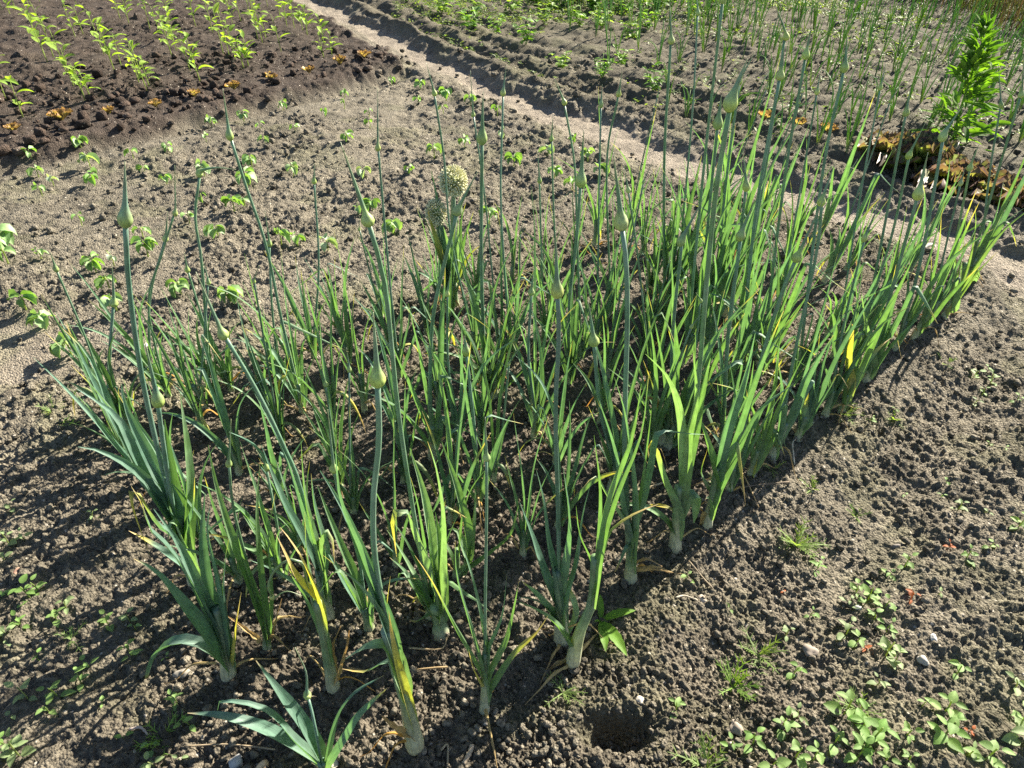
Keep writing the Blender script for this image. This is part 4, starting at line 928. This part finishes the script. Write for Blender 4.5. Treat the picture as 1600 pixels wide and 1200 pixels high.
def cover(name, label, spots, col, L0, L1, per):
    m = MB()
    for (x, y) in spots:
        z = gz(x, y); k0 = R.randint(*per)
        for k in range(k0):
            a = R.uniform(0, 6.28); d = Vector((math.cos(a), math.sin(a), R.uniform(.1, 1.2))); L = R.uniform(L0, L1)
            oval_leaf(m, Vector((x+R.uniform(-.03, .03), y+R.uniform(-.03, .03), z+R.uniform(.005, .04))), d, L, L*R.uniform(.4, .65), mul3(R.choice(col), R.uniform(.8, 1.25)), .6, .3, .9, 3, R.uniform(-.4, .4))
    o = m.build(name, M_weed); return tag(o, label, 'ground cover', kind='stuff')
sp = []
for _ in range(13000):
    y = R.uniform(4.2, 9.8); x = R.uniform(-1.2, 6.2)
    if abs(x) > .76*y+.2: continue
    pd_ = float(path_d(np.array([x]), np.array([y]))[0])
    if pd_ < .42: continue
    dn = float(fbm(np.array([x*1.6]), np.array([y*1.6]), 123, 3)[0])
    dens = .22+.7*min(1, max(0, (y-5.2)/2.4)) + .35*min(1, max(0, x-.8))
    if R.random() < (.42 if y < 7.4 else .9)*dens*max(0, min(1, (dn-.3)*4)): sp.append((x, y))
cover('low_weeds', 'low speckled weeds covering the soil of the bed beyond the path', sp, [(.12, .18, .045), (.15, .20, .06), (.10, .16, .04)], .018, .042, (3, 6))
def bush(loc, s, col, lb):
    root = empty('leafy_weed', loc); m = MB(); st = MB()
    for k in range(5):
        a = k*1.3+R.uniform(-.3, .3); e = Vector((math.cos(a)*.07, math.sin(a)*.07, .13*R.uniform(.6, 1.2)))*s; c = catmull([Vector((0, 0, -.01)), e*.5+Vector((0, 0, .01)), e], 4); st.tube(c, [.002]*5, [col]*5, 4)
        for q in range(9):
            p_ = c[R.randint(1, 4)]; b = R.uniform(0, 6.28); d = Vector((math.cos(b), math.sin(b), R.uniform(.0, .9))); L = R.uniform(.035, .065)*s
            oval_leaf(m, p_, d, L, L*.55, mul3(col, R.uniform(.75, 1.3)), .7, .3, .9, 4, R.uniform(-.4, .4))
    st.build('stems', M_weed, root); m.build('foliage', M_weed, root); return tag(root, lb, 'weed', 'leafy weeds beyond the path')
BUSH = [(690, 22, 1.1), (735, 48, 1.2), (745, 18, 1), (775, 55, .8), (822, 74, 1), (800, 22, 1.2), (835, 6, 1.3), (860, 14, 1.4), (885, 10, 1.4), (905, 2, 1.4), (925, 18, 1.4), (950, 8, 1.4), (972, 20, 1.3), (1000, 10, 1.4), (1028, 18, 1.3), (1050, 6, 1.3), (940, 45, 1), (985, 60, .9), (1010, 48, 1), (878, 105, .8), (940, 130, .8), (905, 45, .9), (1080, 22, 1.2), (1110, 8, 1.2), (850, 40, .9), (635, 4, .9), (1020, 145, .8), (970, 100, .7)]
bs = []
for (px, py, s) in BUSH: bs.append((px, py, place(px, py), s))
bs.sort(key=lambda q: q[1]); 
for b in range(4):
    ls = sorted(bs[b*7:(b+1)*7], key=lambda q: q[0])
    for k, q in enumerate(ls): bush(q[2], q[3]*1.25, R.choice(((.17, .29, .05), (.13, .24, .05), (.20, .30, .08))), f'bushy green weed beyond the path, {ORD[k+1]} from left in {ORD[b+1]} tier from top')
# bank of rank grass closing the garden at the upper right
def grass_bank():
    m = MB()
    A_ = at(1420, 4); B_ = at(1600, 62)
    for _ in range(7000):
        y = R.uniform(6.2, 10.5); x = R.uniform(3.6, 8.2)
        if (B_[0]-A_[0])*(y-A_[1])-(B_[1]-A_[1])*(x-A_[0]) < 0: continue
        h = R.uniform(.2, .75); a = R.uniform(0, 6.28); d = Vector((math.cos(a), math.sin(a), 0)); lean = R.uniform(.05, .6); p0 = Vector((x, y, 0))
        c = R.choice(((.07, .06, .03), (.09, .07, .035), (.05, .08, .025), (.05, .07, .02), (.08, .10, .03)))  # dry brown and green, darkened to hold the shade over the bank
        m.blade([p0, p0+d*h*lean*.3+Vector((0, 0, h*.55)), p0+d*h*lean+Vector((0, 0, h))], [.008, .006, .001], [Vector((-d.y, d.x, 0))]*3, [.2]*3, [c]*3, 2)
    tag(m.build('grass', M_dry), 'rank brownish grass along the far edge at the upper right', 'grass', kind='stuff')
grass_bank()

# ------------------------------------------------------------------ stones, straws
def stone(px, py, s, col, lb):
    p = place(px, py); v, f = lump(int(px*7+py), 2); m = MB()
    for q in v: m.add(Vector(q)*s, col)
    for q in f: m.f.append(tuple(int(i) for i in q))
    o = m.build('stone', M_stone); o.location = p+Vector((0, 0, s*.3)); o.rotation_euler = (0, 0, R.uniform(0, 6)); tag(o, lb, 'stone', 'stones on the soil')
for a in [(285, 1055, .014, (.22, .2, .17), 'grey brown stone below the front left leek'), (368, 1190, .016, (.30, .30, .30), 'pale grey stone at the bottom left of the low leek'), (408, 1196, .011, (.5, .36, .22), 'tan pebble at the bottom edge beside the grey stone'), (1152, 1132, .015, (.24, .2, .16), 'brown stone among weeds at the lower right'),
          (1270, 1010, .014, (.25, .21, .17), 'earthy stone right of the feathery weed'), (1442, 1032, .011, (.36, .33, .29), 'pale stone right of the leafy weed'), (1458, 998, .009, (.45, .43, .4), 'whitish pebble at right'), (1098, 930, .012, (.36, .3, .24), 'round stone below the right edge row'), (1000, 1093, .009, (.40, .36, .3), 'pale pebble above the hole'),
          (1405, 845, .011, (.16, .14, .12), 'dark clod-like stone at mid right'), (1345, 940, .008, (.42, .4, .37), 'tiny white pebble among right weeds'), (30, 900, .012, (.34, .2, .14), 'reddish stone at the far left'), (230, 545, .012, (.4, .38, .35), 'pale stone left of the leeks near the footpath'), (520, 1193, .01, (.4, .36, .3), 'small pale stone beside the low leek')]: stone(*a)
def straw(pl, w, col, lb, name='dry_stalk'):
    pts = [Vector((*at(*p), 0)) for p in pl]
    for i, q in enumerate(pts): q.z = gz(q.x, q.y)+.010+R.uniform(0, .008)
    c = pts[0].copy(); m = MB(); k = catmull([q-c for q in pts], 10); m.tube(k, [w*R.uniform(.6, 1.1) for _ in range(11)], [mul3(col, R.uniform(.8, 1.2)) for _ in range(11)], 6)
    o = m.build(name, M_dry); o.location = c; tag(o, lb, 'dry stalk', 'dry stalks lying on the soil')
for a in [([(1142, 770), (1180, 765), (1232, 757)], .0028, (.20, .16, .12), 'grey dry stalk lying right of the edge row'), ([(985, 775), (1010, 768), (1045, 758)], .003, (.5, .42, .28), 'tan dry stalk between the right rows'), ([(1055, 935), (1070, 930), (1090, 936)], .0026, (.5, .45, .36), 'pale straw below the right row'),
          ([(1075, 880), (1098, 902), (1115, 915)], .0022, (.34, .28, .2), 'thin twig running down from the right row'), ([(1362, 268), (1372, 275), (1392, 278)], .010, (.62, .58, .5), 'white broken stalk left of the big lettuces'), ([(1440, 395), (1452, 388), (1462, 380)], .009, (.6, .58, .5), 'white leek root lying behind the right row'),
          ([(725, 1200), (735, 1180), (738, 1170)], .006, (.44, .36, .26), 'short tan stick at the bottom edge'), ([(690, 1180), (700, 1170), (700, 1200)], .0024, (.36, .3, .2), 'thin grey straw beside the nearest leek'), ([(545, 1050), (600, 1055), (700, 1050)], .0022, (.36, .26, .14), 'brown straw behind the nearest leek'), ([(205, 1143), (222, 1140), (234, 1152)], .0032, (.55, .45, .38), 'pale curved straw at the lower left'),
          ([(290, 1170), (360, 1165), (430, 1172)], .002, (.34, .27, .18), 'thin straw lying left of the low leek'), ([(1185, 795), (1165, 760), (1158, 745)], .0022, (.45, .33, .18), 'bent tan stalk beside the edge row'), ([(640, 1020), (690, 1022), (700, 1000)], .0022, (.42, .33, .2), 'tan stalk behind the slender front leek'), ([(1240, 730), (1236, 700), (1240, 695)], .002, (.6, .55, .45), 'white straw beside the edge row')]: straw(*a)
build_clods()
